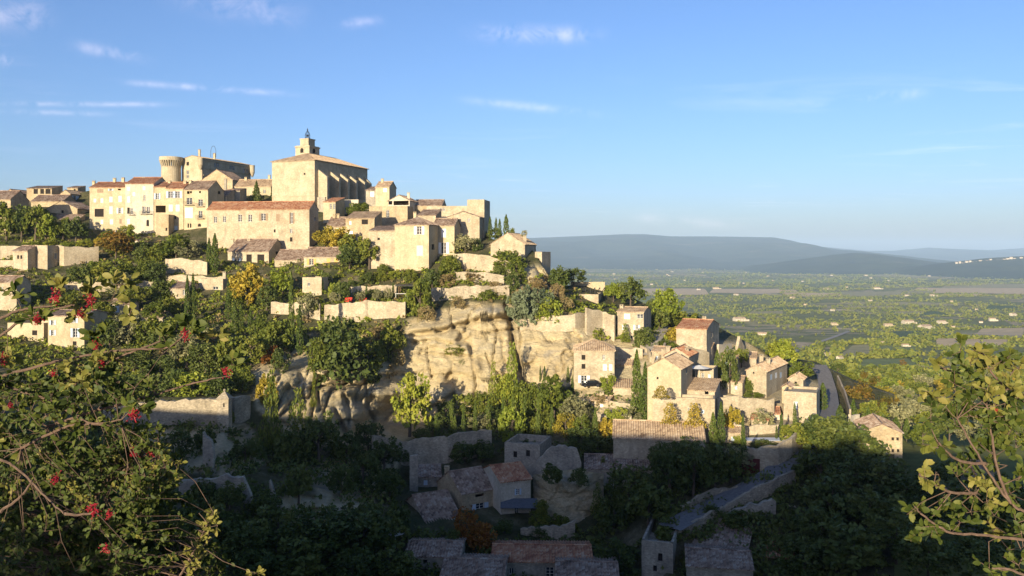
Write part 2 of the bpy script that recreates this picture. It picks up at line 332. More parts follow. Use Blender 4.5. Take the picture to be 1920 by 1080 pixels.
X0 = DD * (PX - 960) / F; Z0 = -DD * (PY - HY) / F
wrp = fbm(X0 * 0.06, Z0 * 0.06, DD * 0.02, 3, 55) * 9
strat = fbm(X0 * 0.10 + 3, Z0 * 0.42 + X0 * 0.06 + wrp * 0.35, DD * 0.02, 5, 3)
blk = np.abs(2 * fbm(X0 * 0.16 + wrp * .2, Z0 * 0.10, DD * 0.02, 3, 77) - 1)        # bedding planes
lump = fbm(X0 * 0.11, Z0 * 0.13, DD * 0.05, 5, 11)
ledge = np.abs(((Z0 * 0.23 + X0 * 0.012 + 1.6 * lump) % 1.0) - 0.5) * 2
_hs = lambda a, b_: (np.sin(a * 127.1 + b_ * 311.7) * 43758.5453) % 1.0
w1 = fbm(X0 * 0.09, Z0 * 0.09, DD * .03, 3, 91) * 5; lay = np.floor(Z0 * 0.30 + X0 * 0.035 + w1); colm = np.floor(X0 * 0.16 + w1 * .8 + _hs(lay, 1.0) * 4)
blocky = _hs(lay, 3.0) * 1.3 + _hs(lay, colm) * 1.2
ridg = 1 - np.abs(2 * fbm(X0 * 0.22, Z0 * 0.30, DD * .1, 5, 95) - 1)
disp = rock * (blocky - 1.2 + (0.72 - ridg) * 1.5 + (lump - 0.5) * -3.4 + (strat - 0.5) * -2.6 + (ledge ** 5) * 0.8 + 2.2 * np.exp(-(blk / .05) ** 2)) + (1 - rock) * (fbm(X0 * 0.3, DD * 0.3, Z0 * 0.3, 4, 5) - 0.5) * 1.6
def seg_notch(pts, width, depth):
    """fissure (positive depth) or rib (negative) along a line of ground points"""
    r = np.full(PX.shape, 1e9)
    for (x1, y1), (x2, y2) in zip(pts[:-1], pts[1:]):
        L2 = (x2 - x1) ** 2 + (y2 - y1) ** 2; u = np.clip(((PX - x1) * (x2 - x1) + (PY - y1) * (y2 - y1)) / L2, 0, 1)
        r = np.minimum(r, np.hypot(PX - x1 - u * (x2 - x1), PY - y1 - u * (y2 - y1)))
    return depth * np.exp(-(r / width) ** 2)
disp += seg_notch([(950,572),(958,600),(962,640),(975,690),(985,730)], 5, 5.0)
disp += seg_notch([(770,628),(830,622),(880,606)], 4, 2.0) + seg_notch([(770,616),(830,610),(880,592),(930,588)], 7, -2.4)
disp += seg_notch([(893,600),(960,598)], 4, 2.5) + seg_notch([(885,583),(950,583)], 7, -2.2)
disp += seg_notch([(672,812),(705,785),(735,765)], 15, 6.0) + seg_notch([(640,735),(735,738)], 8, -2.5)
disp += seg_notch([(628,770),(650,820)], 6, 3.0) + seg_notch([(825,660),(870,650),(895,690)], 8, -2.0) + seg_notch([(880,640),(895,720),(890,745)], 4, 1.8)
disp += seg_notch([(595,715),(598,770)], 4, 2.0)
ck = random.Random(21)
for _ in range(26):        # joints and bedding cracks
    x0 = ck.uniform(500, 1090); y0 = ck.uniform(600, 700) if x0 > 760 else ck.uniform(690, 740); pts_ = [(x0, y0)]
    vert = ck.random() < .6
    for k in range(4): x0 += ck.uniform(-7, 9) if vert else ck.uniform(14, 34); y0 += ck.uniform(12, 26) if vert else ck.uniform(-6, 5); pts_.append((x0, y0))
    disp += rock * seg_notch(pts_, ck.uniform(1.6, 2.6), ck.uniform(1.0, 2.0))
DV = DD + disp
verts = np.stack([DV * (PX - 960) / F, DV, -DV * (PY - HY) / F], -1)
# the far side of the hill: drops away behind the skyline
back = []
for dd, dz in ((10, -1.0), (30, -6), (70, -25), (140, -60), (190, -110)):
    q = verts[-1].copy(); q[:, 0] *= (q[:, 1] + dd) / q[:, 1]; q[:, 1] += dd; q[:, 2] += dz; back.append(q)
verts = np.concatenate([verts, np.array(back)], 0); rockv = np.concatenate([np.maximum(rock, pale * .9), np.zeros((5, PX.shape[1]))], 0)
def grid_faces(nr, nc):
    a = (np.arange(nr - 1)[:, None] * nc + np.arange(nc - 1)[None, :]).ravel()
    return np.stack([a, a + 1, a + nc + 1, a + nc], 1)
def mat_hill():
    m, t, b = base_mat('limestone_hillside', 0.95); g = N(t, 'ShaderNodeNewGeometry'); pos = g.outputs['Position']
    at = N(t, 'ShaderNodeAttribute', attribute_name='rock')
    big = noise(t, mapping(t, pos, (0.07, 0.07, 0.16)), 1.0, 5, 0.6, 0.6)
    c = ramp(t, big, [(0.32, (0.37, 0.32, 0.235)), (0.44, (0.55, 0.435, 0.245)), (0.58, (0.60, 0.495, 0.30)), (0.70, (0.47, 0.42, 0.32))])
    st = noise(t, mapping(t, pos, (0.35, 0.35, 1.3)), 1.0, 7, 0.68, 1.2)
    k = N(t, 'ShaderNodeMapRange'); t.links.new(st, k.inputs[0]); k.inputs[1].default_value = 0.3; k.inputs[2].default_value = 0.62; k.inputs[3].default_value = 0.74; k.inputs[4].default_value = 1.08
    cs = N(t, 'ShaderNodeVectorMath', operation='SCALE'); t.links.new(c, cs.inputs[0]); t.links.new(k.outputs[0], cs.inputs['Scale'])
    gn = noise(t, pos, 0.16, 6, 0.65); sc = ramp(t, gn, [(0.38, (0.055, 0.062, 0.022)), (0.55, (0.11, 0.10, 0.045)), (0.70, (0.24, 0.20, 0.12))])
    fn = noise(t, pos, 2.2, 5, 0.7)
    fr = N(t, 'ShaderNodeMapRange'); t.links.new(fn, fr.inputs[0]); fr.inputs[1].default_value = 0.3; fr.inputs[2].default_value = 0.7; fr.inputs[3].default_value = 0.8; fr.inputs[4].default_value = 1.15
    col = mixrgb(t, at.outputs['Fac'], sc, cs.outputs[0])
    c2 = N(t, 'ShaderNodeVectorMath', operation='SCALE'); t.links.new(col, c2.inputs[0]); t.links.new(fr.outputs[0], c2.inputs['Scale'])
    t.links.new(c2.outputs[0], b.inputs['Base Color'])
    hh = N(t, 'ShaderNodeMath', operation='MULTIPLY_ADD'); t.links.new(st, hh.inputs[0]); hh.inputs[1].default_value = 1.5; t.links.new(fn, hh.inputs[2])
    bump(t, b, hh.outputs[0], 1.0, 0.5)
    return m
hill = link('hillside', np_mesh('hillside', verts.reshape(-1, 3), grid_faces(NR + 5, len(gx)), mat_hill(), {'rock': rockv}))
tag(hill, 'rocky limestone village hillside with a tall ochre cliff', kind='structure')

# ------------------------------------------------------------------ the plain beyond
ZY = np.array([-3000, 40, 150, 232, 330, 600, 1100, 1700, 2500, 4000, 6000, 9000, 14000, 60000.]); ZZ = np.array([-50, -50, -48, -46, -58, -90, -124, -148, -166, -182, -192, -196, -198, -198.])
def zv_base(y): return np.interp(y, ZY, ZZ)
def zv(x, y):
    x = np.asarray(x, float); y = np.asarray(y, float)
    a = np.clip((y - 260) / 900, 0, 1)
    return zv_base(y) + a * 14 * (fbm(x / 420., y / 420., 0, 3, 21) - 0.5) + np.clip((y - 5000) / 4000, 0, 1) * 50 * (fbm(x / 1500., y / 1500., 0, 3, 31) - 0.35)
_ys = np.geomspace(150, 14000, 900); _py = HY - F * zv_base(_ys) / _ys
def Dv(py): return float(np.interp(-py, -_py, _ys))
def valley(px, py, dz=0.0):
    D = Dv(py); x = D * (px - 960) / F
    return Vector((x, D, float(zv(x, D)) + dz))
ang = np.radians(np.linspace(-62, 62, 420)); rr = np.geomspace(60, 30000, 300)
A, R = np.meshgrid(np.tan(ang), rr); vx = A * R; vy = R
vz = zv(vx, vy)
def mat_plainland():
    m, t, b = base_mat('plain_of_fields_and_woods', 0.95); g = N(t, 'ShaderNodeNewGeometry'); pos = g.outputs['Position']
    vo = N(t, 'ShaderNodeTexVoronoi'); vo.inputs['Scale'].default_value = 1.0; t.links.new(mapping(t, pos, (0.0052, 0.0030, 0)), vo.inputs['Vector'])
    sp = N(t, 'ShaderNodeSeparateColor'); t.links.new(vo.outputs['Color'], sp.inputs[0])
    fc = ramp(t, sp.outputs[0], [(0.0, (0.15, 0.16, 0.04)), (0.45, (0.21, 0.20, 0.05)), (0.62, (0.28, 0.24, 0.07)), (0.78, (0.36, 0.28, 0.15)), (0.95, (0.48, 0.37, 0.22))])
    n = noise(t, pos, 0.012, 8, 0.7); wd = N(t, 'ShaderNodeMapRange'); t.links.new(n, wd.inputs[0]); wd.inputs[1].default_value = 0.47; wd.inputs[2].default_value = 0.53
    c = mixrgb(t, wd.outputs[0], fc, (0.14, 0.145, 0.035))
    fn = noise(t, pos, 0.25, 6, 0.75); fr = N(t, 'ShaderNodeMapRange'); t.links.new(fn, fr.inputs[0]); fr.inputs[1].default_value = 0.3; fr.inputs[2].default_value = 0.7; fr.inputs[3].default_value = 0.65; fr.inputs[4].default_value = 1.3
    c2 = N(t, 'ShaderNodeVectorMath', operation='SCALE'); t.links.new(c, c2.inputs[0]); t.links.new(fr.outputs[0], c2.inputs['Scale'])
    t.links.new(c2.outputs[0], b.inputs['Base Color']); return m
land = link('ground', np_mesh('ground', np.stack([vx, vy, vz], -1).reshape(-1, 3), grid_faces(300, 420), mat_plainland(), smooth=True)); tag(land, kind='structure')
# ground behind and beside the camera down to the same level
bk = MB(); bk.quad((-56400, -3900, -51), (56400, -3900, -51), (56400, 62, -51), (-56400, 62, -51)); tag(bk.build('ground', land.data.materials[0]), kind='structure')
# far ranges
def mat_range():
    m, t, b = base_mat('wooded_mountain', 0.95); g = N(t, 'ShaderNodeNewGeometry'); n = noise(t, g.outputs['Position'], 0.0022, 8, 0.65)
    t.links.new(ramp(t, n, [(0.35, (0.028, 0.042, 0.02)), (0.58, (0.05, 0.065, 0.03)), (0.70, (0.11, 0.10, 0.065)), (0.8, (0.24, 0.21, 0.16))]), b.inputs['Base Color']); return m
M['range'] = mat_range()
def mountain(label, sky_pts, D, depth, foot=-198, rough=0.06, seed=0):
    xs = [p[0] for p in sky_pts]; px = np.arange(xs[0], xs[-1] + 1, 6.0); yt = np.interp(px, xs, [p[1] for p in sky_pts])
    zt = -D * (yt - HY) / F; rows = np.linspace(-1, 0.9, 56); V = []
    for r in rows:
        y = D + r * depth; x = (px - 960) / F * D
        h = np.clip(1 - abs(r), 0, 1) ** (1.15 if r < 0 else 1.0)
        rid = 1 - np.abs(2 * fbm(x / (depth * 0.28), np.full_like(x, y / (depth * 0.5)), 0, 5, seed) - 1)
        V.append(np.stack([x, np.full_like(x, y), foot + (zt - foot) * np.clip(h * (1 + (rid - 0.72) * 0.9 * min(1, 2.2 * abs(r))), 0, 1.0)], -1))
    tag(link('mountain', np_mesh('mountain', np.array(V).reshape(-1, 3), grid_faces(len(rows), len(px)), M['range'], smooth=True)), label, kind='structure')
mountain('long flat-topped blue mountain range on the horizon', [(500,520),(700,470),(900,449),(1000,446),(1100,442),(1170,439),(1210,439),(1260,443),(1330,443),(1400,444),(1452,445),(1480,450),(1510,458),(1545,463),(1590,470),(1680,486),(1800,510)], 15500, 5200, seed=2)
mountain('faint far mountain range at the right of the horizon', [(1350,500),(1480,478),(1530,462),(1560,464),(1620,470),(1690,470),(1740,464),(1800,467),(1860,469),(1920,465),(2050,462),(2300,470)], 23000, 6000, seed=5)
mountain('low wooded hill in the middle of the plain', [(1380,512),(1430,496),(1500,486),(1560,478),(1600,474),(1640,476),(1700,484),(1760,492),(1830,512)], 9500, 2200, seed=7)
mountain('wooded hill with a village on its crest at far right', [(1650,520),(1720,502),(1780,492),(1850,484),(1900,481),(1980,478),(2100,484),(2300,500)], 7600, 1800, seed=9)
mountain('low blue foothill in front of the long range', [(1020,496),(1100,488),(1200,486),(1300,492),(1400,500),(1480,512)], 11500, 1800, seed=12)
# fields as thin sheets on the plain
M['f_tan'] = mat_plain('stubble_field', (0.55, 0.40, 0.21), 0.95, 0.2, 0.05)
M['f_green'] = mat_plain('meadow', (0.20, 0.22, 0.06), 0.95, 0.25, 0.05)
M['f_vine'] = mat_plain('vineyard_green', (0.085, 0.115, 0.028), 0.95, 0.25, 0.4)
M['f_olive'] = mat_plain('dry_meadow', (0.33, 0.28, 0.12), 0.95, 0.25, 0.05)
def field(q, mat, dz=0.5):
    n = 14; v = []
    for j in range(n + 1):
        for i in range(n + 1):
            u, vv = i / n, j / n
            x = (q[0][0] * (1 - u) + q[1][0] * u) * (1 - vv) + (q[3][0] * (1 - u) + q[2][0] * u) * vv
            y = (q[0][1] * (1 - u) + q[1][1] * u) * (1 - vv) + (q[3][1] * (1 - u) + q[2][1] * u) * vv
            v.append(valley(x, y, dz))
    tag(link('field', np_mesh('field', v, grid_faces(n + 1, n + 1), M[mat], smooth=True)), kind='structure')
for q, mt in [([(1075,553),(1330,552),(1320,541),(1100,542)], 'f_tan'), ([(1330,549),(1500,551),(1490,541),(1340,541)], 'f_tan'), ([(1530,556),(1700,554),(1690,546),(1540,547)], 'f_olive'),
              ([(1700,549),(1920,552),(1925,541),(1720,540)], 'f_tan'), ([(1760,541),(1925,540),(1925,534),(1780,534)], 'f_olive'), ([(1400,589),(1468,589),(1468,578),(1420,578)], 'f_olive'),
              ([(1600,622),(1655,622),(1650,614),(1608,615)], 'f_green'), ([(1690,640),(1795,637),(1765,618),(1668,621)], 'f_vine'), ([(1800,636),(1925,640),(1925,622),(1790,620)], 'f_olive'),
              ([(1825,628),(1925,632),(1925,614),(1840,614)], 'f_tan'), ([(1570,668),(1690,668),(1668,648),(1600,652)], 'f_olive'), ([(1610,690),(1745,692),(1700,672),(1620,672)], 'f_green'),
              ([(1080,532),(1300,533),(1290,526),(1100,526)], 'f_green'), ([(1350,530),(1600,530),(1590,524),(1370,524)], 'f_green'), ([(1820,720),(1925,730),(1925,705),(1830,700)], 'f_green'),
              ([(1180,566),(1330,566),(1330,560),(1200,559)], 'f_green'), ([(1560,572),(1800,574),(1800,569),(1580,568)], 'f_olive'), ([(1610,520),(1760,522),(1750,514),(1640,514)], 'f_olive')]:
    field(q, mt, 0.6 + 0.05 * random.Random(q[0][0]).random())
fdr = random.Random(33); RANDF = []
for _ in range(40):
    cy = 516 + 150 * fdr.random() ** 1.6; cx = fdr.uniform(1080 + max(0, cy - 560) * 3.4, 1915); hw = fdr.uniform(22, 62); hh0 = (cy - 486) * fdr.uniform(.025, .05); sk = fdr.uniform(-.5, .5) * hw
    if 1440 < cx < 1640 and 605 < cy < 680: continue
    q = [(cx - hw + sk, cy + hh0), (cx + hw + sk, cy + hh0 * .8), (cx + hw * .85, cy - hh0), (cx - hw * .85, cy - hh0 * .9)]; RANDF.append(q)
    field(q, fdr.choice(['f_tan', 'f_olive', 'f_green', 'f_vine', 'f_olive', 'f_tan']), 0.75 + 0.004 * len(RANDF))
def strip(name, pts, width, mat, fn, dz, kind='structure', label=None):
    """road ribbon through ground points"""
    c = [fn(*p) for p in pts]; c2 = []
    for a, b_ in zip(c[:-1], c[1:]):
        for k in range(8): c2.append(a.lerp(b_, k / 8))
    c2.append(c[-1]); L = []; Rr = []
    for i, p in enumerate(c2):
        d = c2[min(i + 1, len(c2) - 1)] - c2[max(i - 1, 0)]; d.z = 0; d.normalize(); nrm = Vector((d.y, -d.x, 0)) * width / 2
        L.append(p - nrm + Vector((0, 0, dz))); Rr.append(p + nrm + Vector((0, 0, dz)))
    n = len(c2); f = [(i, i + n, i + n + 1, i + 1) for i in range(n - 1)]
    o = link(name, np_mesh(name, [tuple(v) for v in L + Rr], f, mat)); tag(o, label, kind=kind); return o
strip('road', [(1460,668),(1510,655),(1550,641),(1575,632),(1590,622),(1612,614)], 7, M['lane'], lambda x, y: valley(x, y), 0.9)
# ------------------------------------------------------------------ the rise the photographer stands on (its edge throws the shadow over the ravine)
vp = []
nx, ny = 90, 60
for j in range(ny):
    for i in range(nx):
        a = -260 + 520 * i / (nx - 1); b_ = (j / (ny - 1)) ** 2.2
        # a runs along the edge, b_ backwards from it
        t = j / (ny - 1)
        off = -34 + 2 * 0 if j == 0 else (-34 + 34 * min(1, t / 0.25) if t < 0.25 else (t - 0.25) / 0.75 * 320)
        z = -1.75 + (0.9 * (vnoise(a * 0.15, off * 0.15, 0, 4) - 0.5) * min(1, max(0, (abs(a) - 4) / 8)) if off >= 0 else off * 1.45)
        if off >= 0: z += -0.012 * off
        z -= 0.02 * max(0.0, -a - 6)
        z += 0.05 * (vnoise(a * 0.8, off * 0.8, 0, 6) - 0.5)
        e = Vector((0.93, -0.37)); bk_ = Vector((-0.37, -0.93)); o2 = Vector((0.0, 0.6)) + e * a + bk_ * off
        vp.append((o2.x, o2.y, float(z)))
M['earth'] = mat_plain('stony_earth', (0.24, 0.19, 0.12), 0.95, 0.35, 0.8)
tag(link('viewpoint_ground', np_mesh('viewpoint_ground', vp, grid_faces(ny, nx), M['earth'], smooth=True)), kind='structure')
# ------------------------------------------------------------------ buildings
BUILT = []      # (px, py, nick) of every building, for saying where trees stand
def pierce(faceO, u, h, rects, depth, mb):
    """wall rectangle O + u*[0,W] x z*[0,H] with recessed openings; rects (u0,u1,z0,z1)"""
    pass
def wall_face(mb, O, e, n, W, H, rects, depth=0.24):
    O = Vector(O); e = Vector(e); n = Vector(n); up = Vector((0, 0, 1))
    rects = [(max(0.05, a), min(W - 0.05, b), max(0.05, c), min(H - 0.05, d)) for a, b, c, d in rects if b > 0.1 and a < W - 0.1 and d > 0.1 and c < H - 0.1]
    us = sorted({0, W} | {r[0] for r in rects} | {r[1] for r in rects}); zs = sorted({0, H} | {r[2] for r in rects} | {r[3] for r in rects})
    pt = lambda u, z, d=0: O + e * u + up * z - n * d
    for u0, u1 in zip(us[:-1], us[1:]):
        for z0, z1 in zip(zs[:-1], zs[1:]):
            um, zm = (u0 + u1) / 2, (z0 + z1) / 2
            if any(r[0] < um < r[1] and r[2] < zm < r[3] for r in rects): continue
            mb.add([pt(u0, z0), pt(u1, z0), pt(u1, z1), pt(u0, z1)], [(0, 1, 2, 3)], [(u0, z0), (u1, z0), (u1, z1), (u0, z1)])
    for a, b, c, d in rects:
        mb.quad(pt(a, c), pt(a, c, depth), pt(a, d, depth), pt(a, d)); mb.quad(pt(b, c, depth), pt(b, c), pt(b, d), pt(b, d, depth))
        mb.quad(pt(a, d), pt(a, d, depth), pt(b, d, depth), pt(b, d)); mb.quad(pt(a, c, depth), pt(a, c), pt(b, c), pt(b, c, depth))
    return rects
def roof_plane(mb, O, U, V, W, prof, sp=0.44, amp=0.085, rng=None):
    """tile sheet: O eave corner, U unit along the eave, V unit up the slope, prof [(u, vmax)] with optional vmin 0"""
    U = Vector(U); V = Vector(V); O = Vector(O); nrm = U.cross(V).normalized()
    if nrm.z < 0: nrm = -nrm
    nc = max(2, int(W / (sp / 2))); rows = 5; pu = [p[0] for p in prof]; pv = [p[1] for p in prof]; pts = []; uvs = []
    rng = rng or random.Random(1)
    sag = [rng.uniform(-0.05, 0.05) for _ in range(rows + 2)]
    for i in range(nc + 1):
        u = W * i / nc; vm = float(np.interp(u, pu, pv)); h = amp if i % 2 else -amp
        for r in range(rows + 1):
            v = vm * r / rows; p = O + U * u + V * v + nrm * (h + sag[r] * math.sin(3.1 * u / max(W, .1)) + rng.uniform(-.012, .012))
            pts.append(p); uvs.append((u / sp + 0.25, v / 0.42))
        pts.append(O + U * u - V * 0.02 + nrm * (h - 0.16)); uvs.append((u / sp, -0.3))
    k = rows + 2; fs = []
    for i in range(nc):
        for r in range(rows): fs.append((i * k + r, (i + 1) * k + r, (i + 1) * k + r + 1, i * k + r + 1))
        fs.append((i * k + k - 1, (i + 1) * k + k - 1, (i + 1) * k, i * k))
    mb.add(pts, fs, uvs)
def opening(root, org, O, e, n, u0, u1, z0, z1, kind, depth=0.24):
    """window / door / loggia fitted into a wall opening"""
    up = Vector((0, 0, 1)); O = Vector(O); e = Vector(e); n = Vector(n); k = kind[0]; wd = u1 - u0; ht = z1 - z0
    def rect(mb, a, b, c, d, off): mb.quad(O + e * a + up * c + n * off, O + e * b + up * c + n * off, O + e * b + up * d + n * off, O + e * a + up * d + n * off)
    def bar(mb, a, b, c, d, back, th): mb.box(O + e * a + up * c - n * back, e * (b - a), n * th, up * (d - c))
    if k in 'dloA':      # dark unglazed opening, loggia, garage, arch
        m = MB(); rect(m, u0, u1, z0, z1, -depth + 0.004); o = m.build('opening' if k != 'o' else 'door', M['dark'] if k != 'o' else M['wood'], root, org)
        if k == 'A':
            m = MB(); r = wd / 2; cx = (u0 + u1) / 2; zc = z1 - r; pr = []
            for s_ in (-1, 1):
                arc = [O + e * (cx + s_ * r * math.cos(q * math.pi / 10)) + up * (zc + r * math.sin(q * math.pi / 10)) - n * 0.02 for q in range(6)]
                c0 = O + e * (cx + s_ * r) + up * z1 - n * 0.02
                for q in range(5): m.add([c0, arc[q], arc[q + 1]], [(0, 1, 2)])
            m.build('arch', root['_wm'] if False else WALLMAT[0], root, org)
        return
    if k == 'c':          # closed shutters
        m = MB(); c = M['s' + kind[1]]
        for a, b in ((u0, (u0 + u1) / 2 - 0.01), ((u0 + u1) / 2 + 0.01, u1)):
            q = MB(); bar(q, a, b, z0, z1, 0.06, 0.05); q.build('shutter', c, root, org)
        return
    f = MB(); t = 0.07
    bar(f, u0, u0 + t, z0, z1, depth - 0.02, 0.06); bar(f, u1 - t, u1, z0, z1, depth - 0.02, 0.06)
    bar(f, u0 + t, u1 - t, z0, z0 + t, depth - 0.02, 0.06); bar(f, u0 + t, u1 - t, z1 - t, z1, depth - 0.02, 0.06)
    bar(f, (u0 + u1) / 2 - 0.045, (u0 + u1) / 2 + 0.045, z0 + t, z1 - t, depth - 0.02, 0.055)
    for q in (1, 2):
        if ht > 1.0: bar(f, u0 + t, u1 - t, z0 + ht * q / 3 - 0.02, z0 + ht * q / 3 + 0.02, depth - 0.02, 0.05)
    fo = f.build('window', M['frame'], root, org)
    g = MB(); rect(g, u0 + t * 0.5, u1 - t * 0.5, z0 + t * 0.5, z1 - t * 0.5, -depth + 0.012)
    po = link('pane', g.mesh('pane', org), fo, M['glass'])
    s_ = MB(); bar(s_, u0 - 0.08, u1 + 0.08, z0 - 0.10, z0 - 0.004, 0.0, 0.10); link('sill', s_.mesh('sill', org), fo, WALLMAT[0])
    if k == 's':
        c = M['s' + kind[1]]; sw = wd * 0.5
        for a, b in ((u0 - sw - 0.02, u0 - 0.02), (u1 + 0.02, u1 + sw + 0.02)):
            q = MB(); bar(q, a, b, z0, z1, -0.025, 0.05)
            for i in range(3): bar(q, a + .04, b - .04, z0 + ht * (i + .25) / 3, z0 + ht * (i + .75) / 3, -0.075, 0.012)
            q.build('shutter', c, root, org)
    if 'B' in kind:       # balcony
        q = MB(); bar(q, u0 - 0.7, u1 + 0.7, z0 - 0.22, z0 - 0.1, 0, 0.95); bo = q.build('balcony', WALLMAT[0], root, org)
        q = MB(); nb = int((wd + 1.4) / 0.25)
        for i in range(nb + 1): a = u0 - 0.7 + (wd + 1.4) * i / nb; q.box(O + e * a + n * 0.88 + up * (z0 - 0.1), e * 0.04, n * 0.04, up * 0.95)
        bar(q, u0 - 0.7, u1 + 0.74, z0 + 0.85, z0 + 0.9, -0.88, 0.05)
        link('railing', q.mesh('railing', org), bo, M['iron'])
WALLMAT = [None]
def bld(label, nick, xl, xc, xr, yb, ye, t, roof='gx', yr=None, wm='pale', rm='t_brown', wins=(), side=(), chim=(), L=None, d=None, cat='house', name='stone_house', over=0.3, sink=3.0, yel=None):
    rng = random.Random(int(xl * 7 + yb)); D = d if d else Dg(xc, yb); t = math.radians(t); WALLMAT[0] = M[wm]
    e = Vector((math.cos(t), -math.sin(t), 0)); n = Vector((-math.sin(t), -math.cos(t), 0)); b = -n; sn = e.copy()
    Bx = D * (xc - 960) / F; B = Vector((Bx, D, 0)); kl = (xl - 960) / F
    W = (Bx - kl * D) / (math.cos(t) + kl * math.sin(t)); A = B - e * W
    zb = -D * (yb - HY) / F - sink; ze = -D * (ye - HY) / F; H = ze - zb
    if L is None:
        if xr is not None and xr > xc:
            kr = (xr - 960) / F; den = math.sin(t) - kr * math.cos(t); L = (kr * D - Bx) / den if abs(den) > 0.02 else 9
            L = min(max(L, 3.5), 46)
        else: L = min(10.0, max(5, W * 0.8))
    A.z = zb; B.z = zb
    org = (A + B) / 2 + b * (L / 2); root = empty(name, org); BUILT.append(((xl + xc) / 2, (ye + yb) / 2, nick))
    tag(root, label, cat)
    up = Vector((0, 0, 1))
    def on_face(px, py, Q, nn):
        k = (px - 960) / F; DD_ = Q.dot(nn) / (k * nn.x + nn.y); return Vector((k * DD_, DD_, -DD_ * (py - HY) / F))
    def conv(lst, Q, ee, nn):
        r = []
        for (px, py, wp, hp, kind) in lst:
            if kind[0] not in 'lA': wp, hp = wp * 1.18, hp * 1.15
            c = on_face(px, py, Vector((Q.x, Q.y, 0)), nn); u = (c - Q).dot(ee); z = c.z - zb; s_ = c.y / F
            wv = wp * s_ / max(0.35, abs(ee.x * 1.0 - ee.y * (px - 960) / F)); hv = hp * s_
            r.append((u - wv / 2, u + wv / 2, z - hv / 2, z + hv / 2, kind))
        return r
    fr = conv(wins, A, e, n); sd = conv(side, B, b, sn)
    mb = MB(); C = B + b * L; Dc = A + b * L
    frr = wall_face(mb, A, e, n, W, H, [q[:4] for q in fr]); sdr = wall_face(mb, B, b, sn, L, H, [q[:4] for q in sd])
    wall_face(mb, C, -e, b, W, H, []); wall_face(mb, Dc, -b, -sn, L, H, [])
    # roof geometry
    eA, eB, eC, eD = (q + up * H for q in (A, B, C, Dc)); rm_ = M[rm] if rm in M else None
    rb = MB(); cap = MB()
    def ridge_z(mid):
        if yr is None: return None
        return -mid.y * (yr - HY) / F
    mid = (eA + eB + eC + eD) / 4
    if roof in ('gx', 'hip', 'gy', 'sh', 'shr'):
        half = L / 2 if roof in ('gx', 'hip') else (W / 2 if roof == 'gy' else L)
        rz = ridge_z(mid if roof in ('gx', 'hip') else ((eA + eB) / 2 if roof == 'gy' else (eC + eD) / 2))
        rise = (rz - ze) if rz is not None else half * 0.33
        rise = min(max(rise, half * 0.2), half * 0.62)
        if roof == 'hip': half = min(L, W) / 2; rise = min(max(rise, half * 0.2), half * 0.6)
        o = over
    def plane(c0, c1, inward, hlen, rise_, prof=None, o1=0.0):
        """eave corners c0->c1, horizontal direction inward, run hlen, rise"""
        U = (c1 - c0).normalized(); S = (inward * hlen + up * rise_); sl = S.length; V = S / sl
        O = c0 - U * o1 - V * (over * 1.0); W_ = (c1 - c0).length + 2 * o1
        pr = [(0, sl + over), (W_, sl + over)] if prof is None else prof(W_, sl)
        roof_plane(rb, O + up * 0.09, U, V, W_, pr, rng=rng)
    if roof == 'gx':
        plane(eA, eB, b, L / 2, rise, o1=0.2); plane(eC, eD, -b, L / 2, rise, o1=0.2)
        g0 = (eA + eD) / 2 + up * rise; g1 = (eB + eC) / 2 + up * rise
        mb.add([eB, eC, g1], [(0, 1, 2)], [(0, H), (L, H), (L / 2, H + rise)]); mb.add([eD, eA, g0], [(0, 1, 2)], [(0, H), (L, H), (L / 2, H + rise)])
        cap.tube([g0 - e * 0.2 + up * 0.1, g1 + e * 0.2 + up * 0.1], 0.14, 6)
    elif roof == 'gy':
        plane(eB, eC, -e, W / 2, rise, o1=0.2); plane(eD, eA, e, W / 2, rise, o1=0.2)
        g0 = (eA + eB) / 2 + up * rise; g1 = (eD + eC) / 2 + up * rise
        mb.add([eA, eB, g0], [(0, 1, 2)], [(0, H), (W, H), (W / 2, H + rise)]); mb.add([eC, eD, g1], [(0, 1, 2)], [(0, H), (W, H), (W / 2, H + rise)])
        cap.tube([g0 + n * 0.2 + up * 0.1, g1 - n * 0.2 + up * 0.1], 0.14, 6)
    elif roof == 'hip':
        h = min(L, W) / 2
        tri = lambda W_, sl: [(0, 0.02), (W_ / 2, sl + over), (W_, 0.02)]
        trap = lambda W_, sl: [(0, 0.02), (min(h + over, W_ * .499), sl + over), (max(W_ - h - over, W_ * .501), sl + over), (W_, 0.02)]
        plane(eA, eB, b, h, rise, trap if W >= L else tri, over); plane(eC, eD, -b, h, rise, trap if W >= L else tri, over)
        plane(eB, eC, -e, h, rise, tri if W >= L else trap, over); plane(eD, eA, e, h, rise, tri if W >= L else trap, over)
    elif roof in ('sh', 'shr'):
        plane(eA, eB, b, L, rise, o1=0.2)
        mb.quad(eC, eD, eD + up * rise, eC + up * rise, [(0, H), (W, H), (W, H + rise), (0, H + rise)])
        mb.add([eB, eC, eC + up * rise], [(0, 1, 2)]); mb.add([eD, eA, eD + up * rise], [(0, 1, 2)])
    else:   # flat with parapet
        dr = min(1.3, H * .5) if cat == 'ruin' else 0.5; mb.quad(eA - up * dr + b * .3, eB - up * dr + b * .3, eC - up * dr, eD - up * dr)
        th = 0.35
        mb.quad(eA, eB, eB + b * th, eA + b * th); mb.quad(eB, eC, eC - e * th, eB - e * th); mb.quad(eA + b * th, eB + b * th, eB + b * th - up * dr, eA + b * th - up * dr); mb.quad(eB - e * th, eC - e * th, eC - e * th - up * dr, eB - e * th - up * dr); mb.quad(eA + e * th, eD + e * th, eD + e * th - up * dr, eA + e * th - up * dr); mb.quad(eD - b * th, eC - b * th, eC - b * th - up * dr, eD - b * th - up * dr)
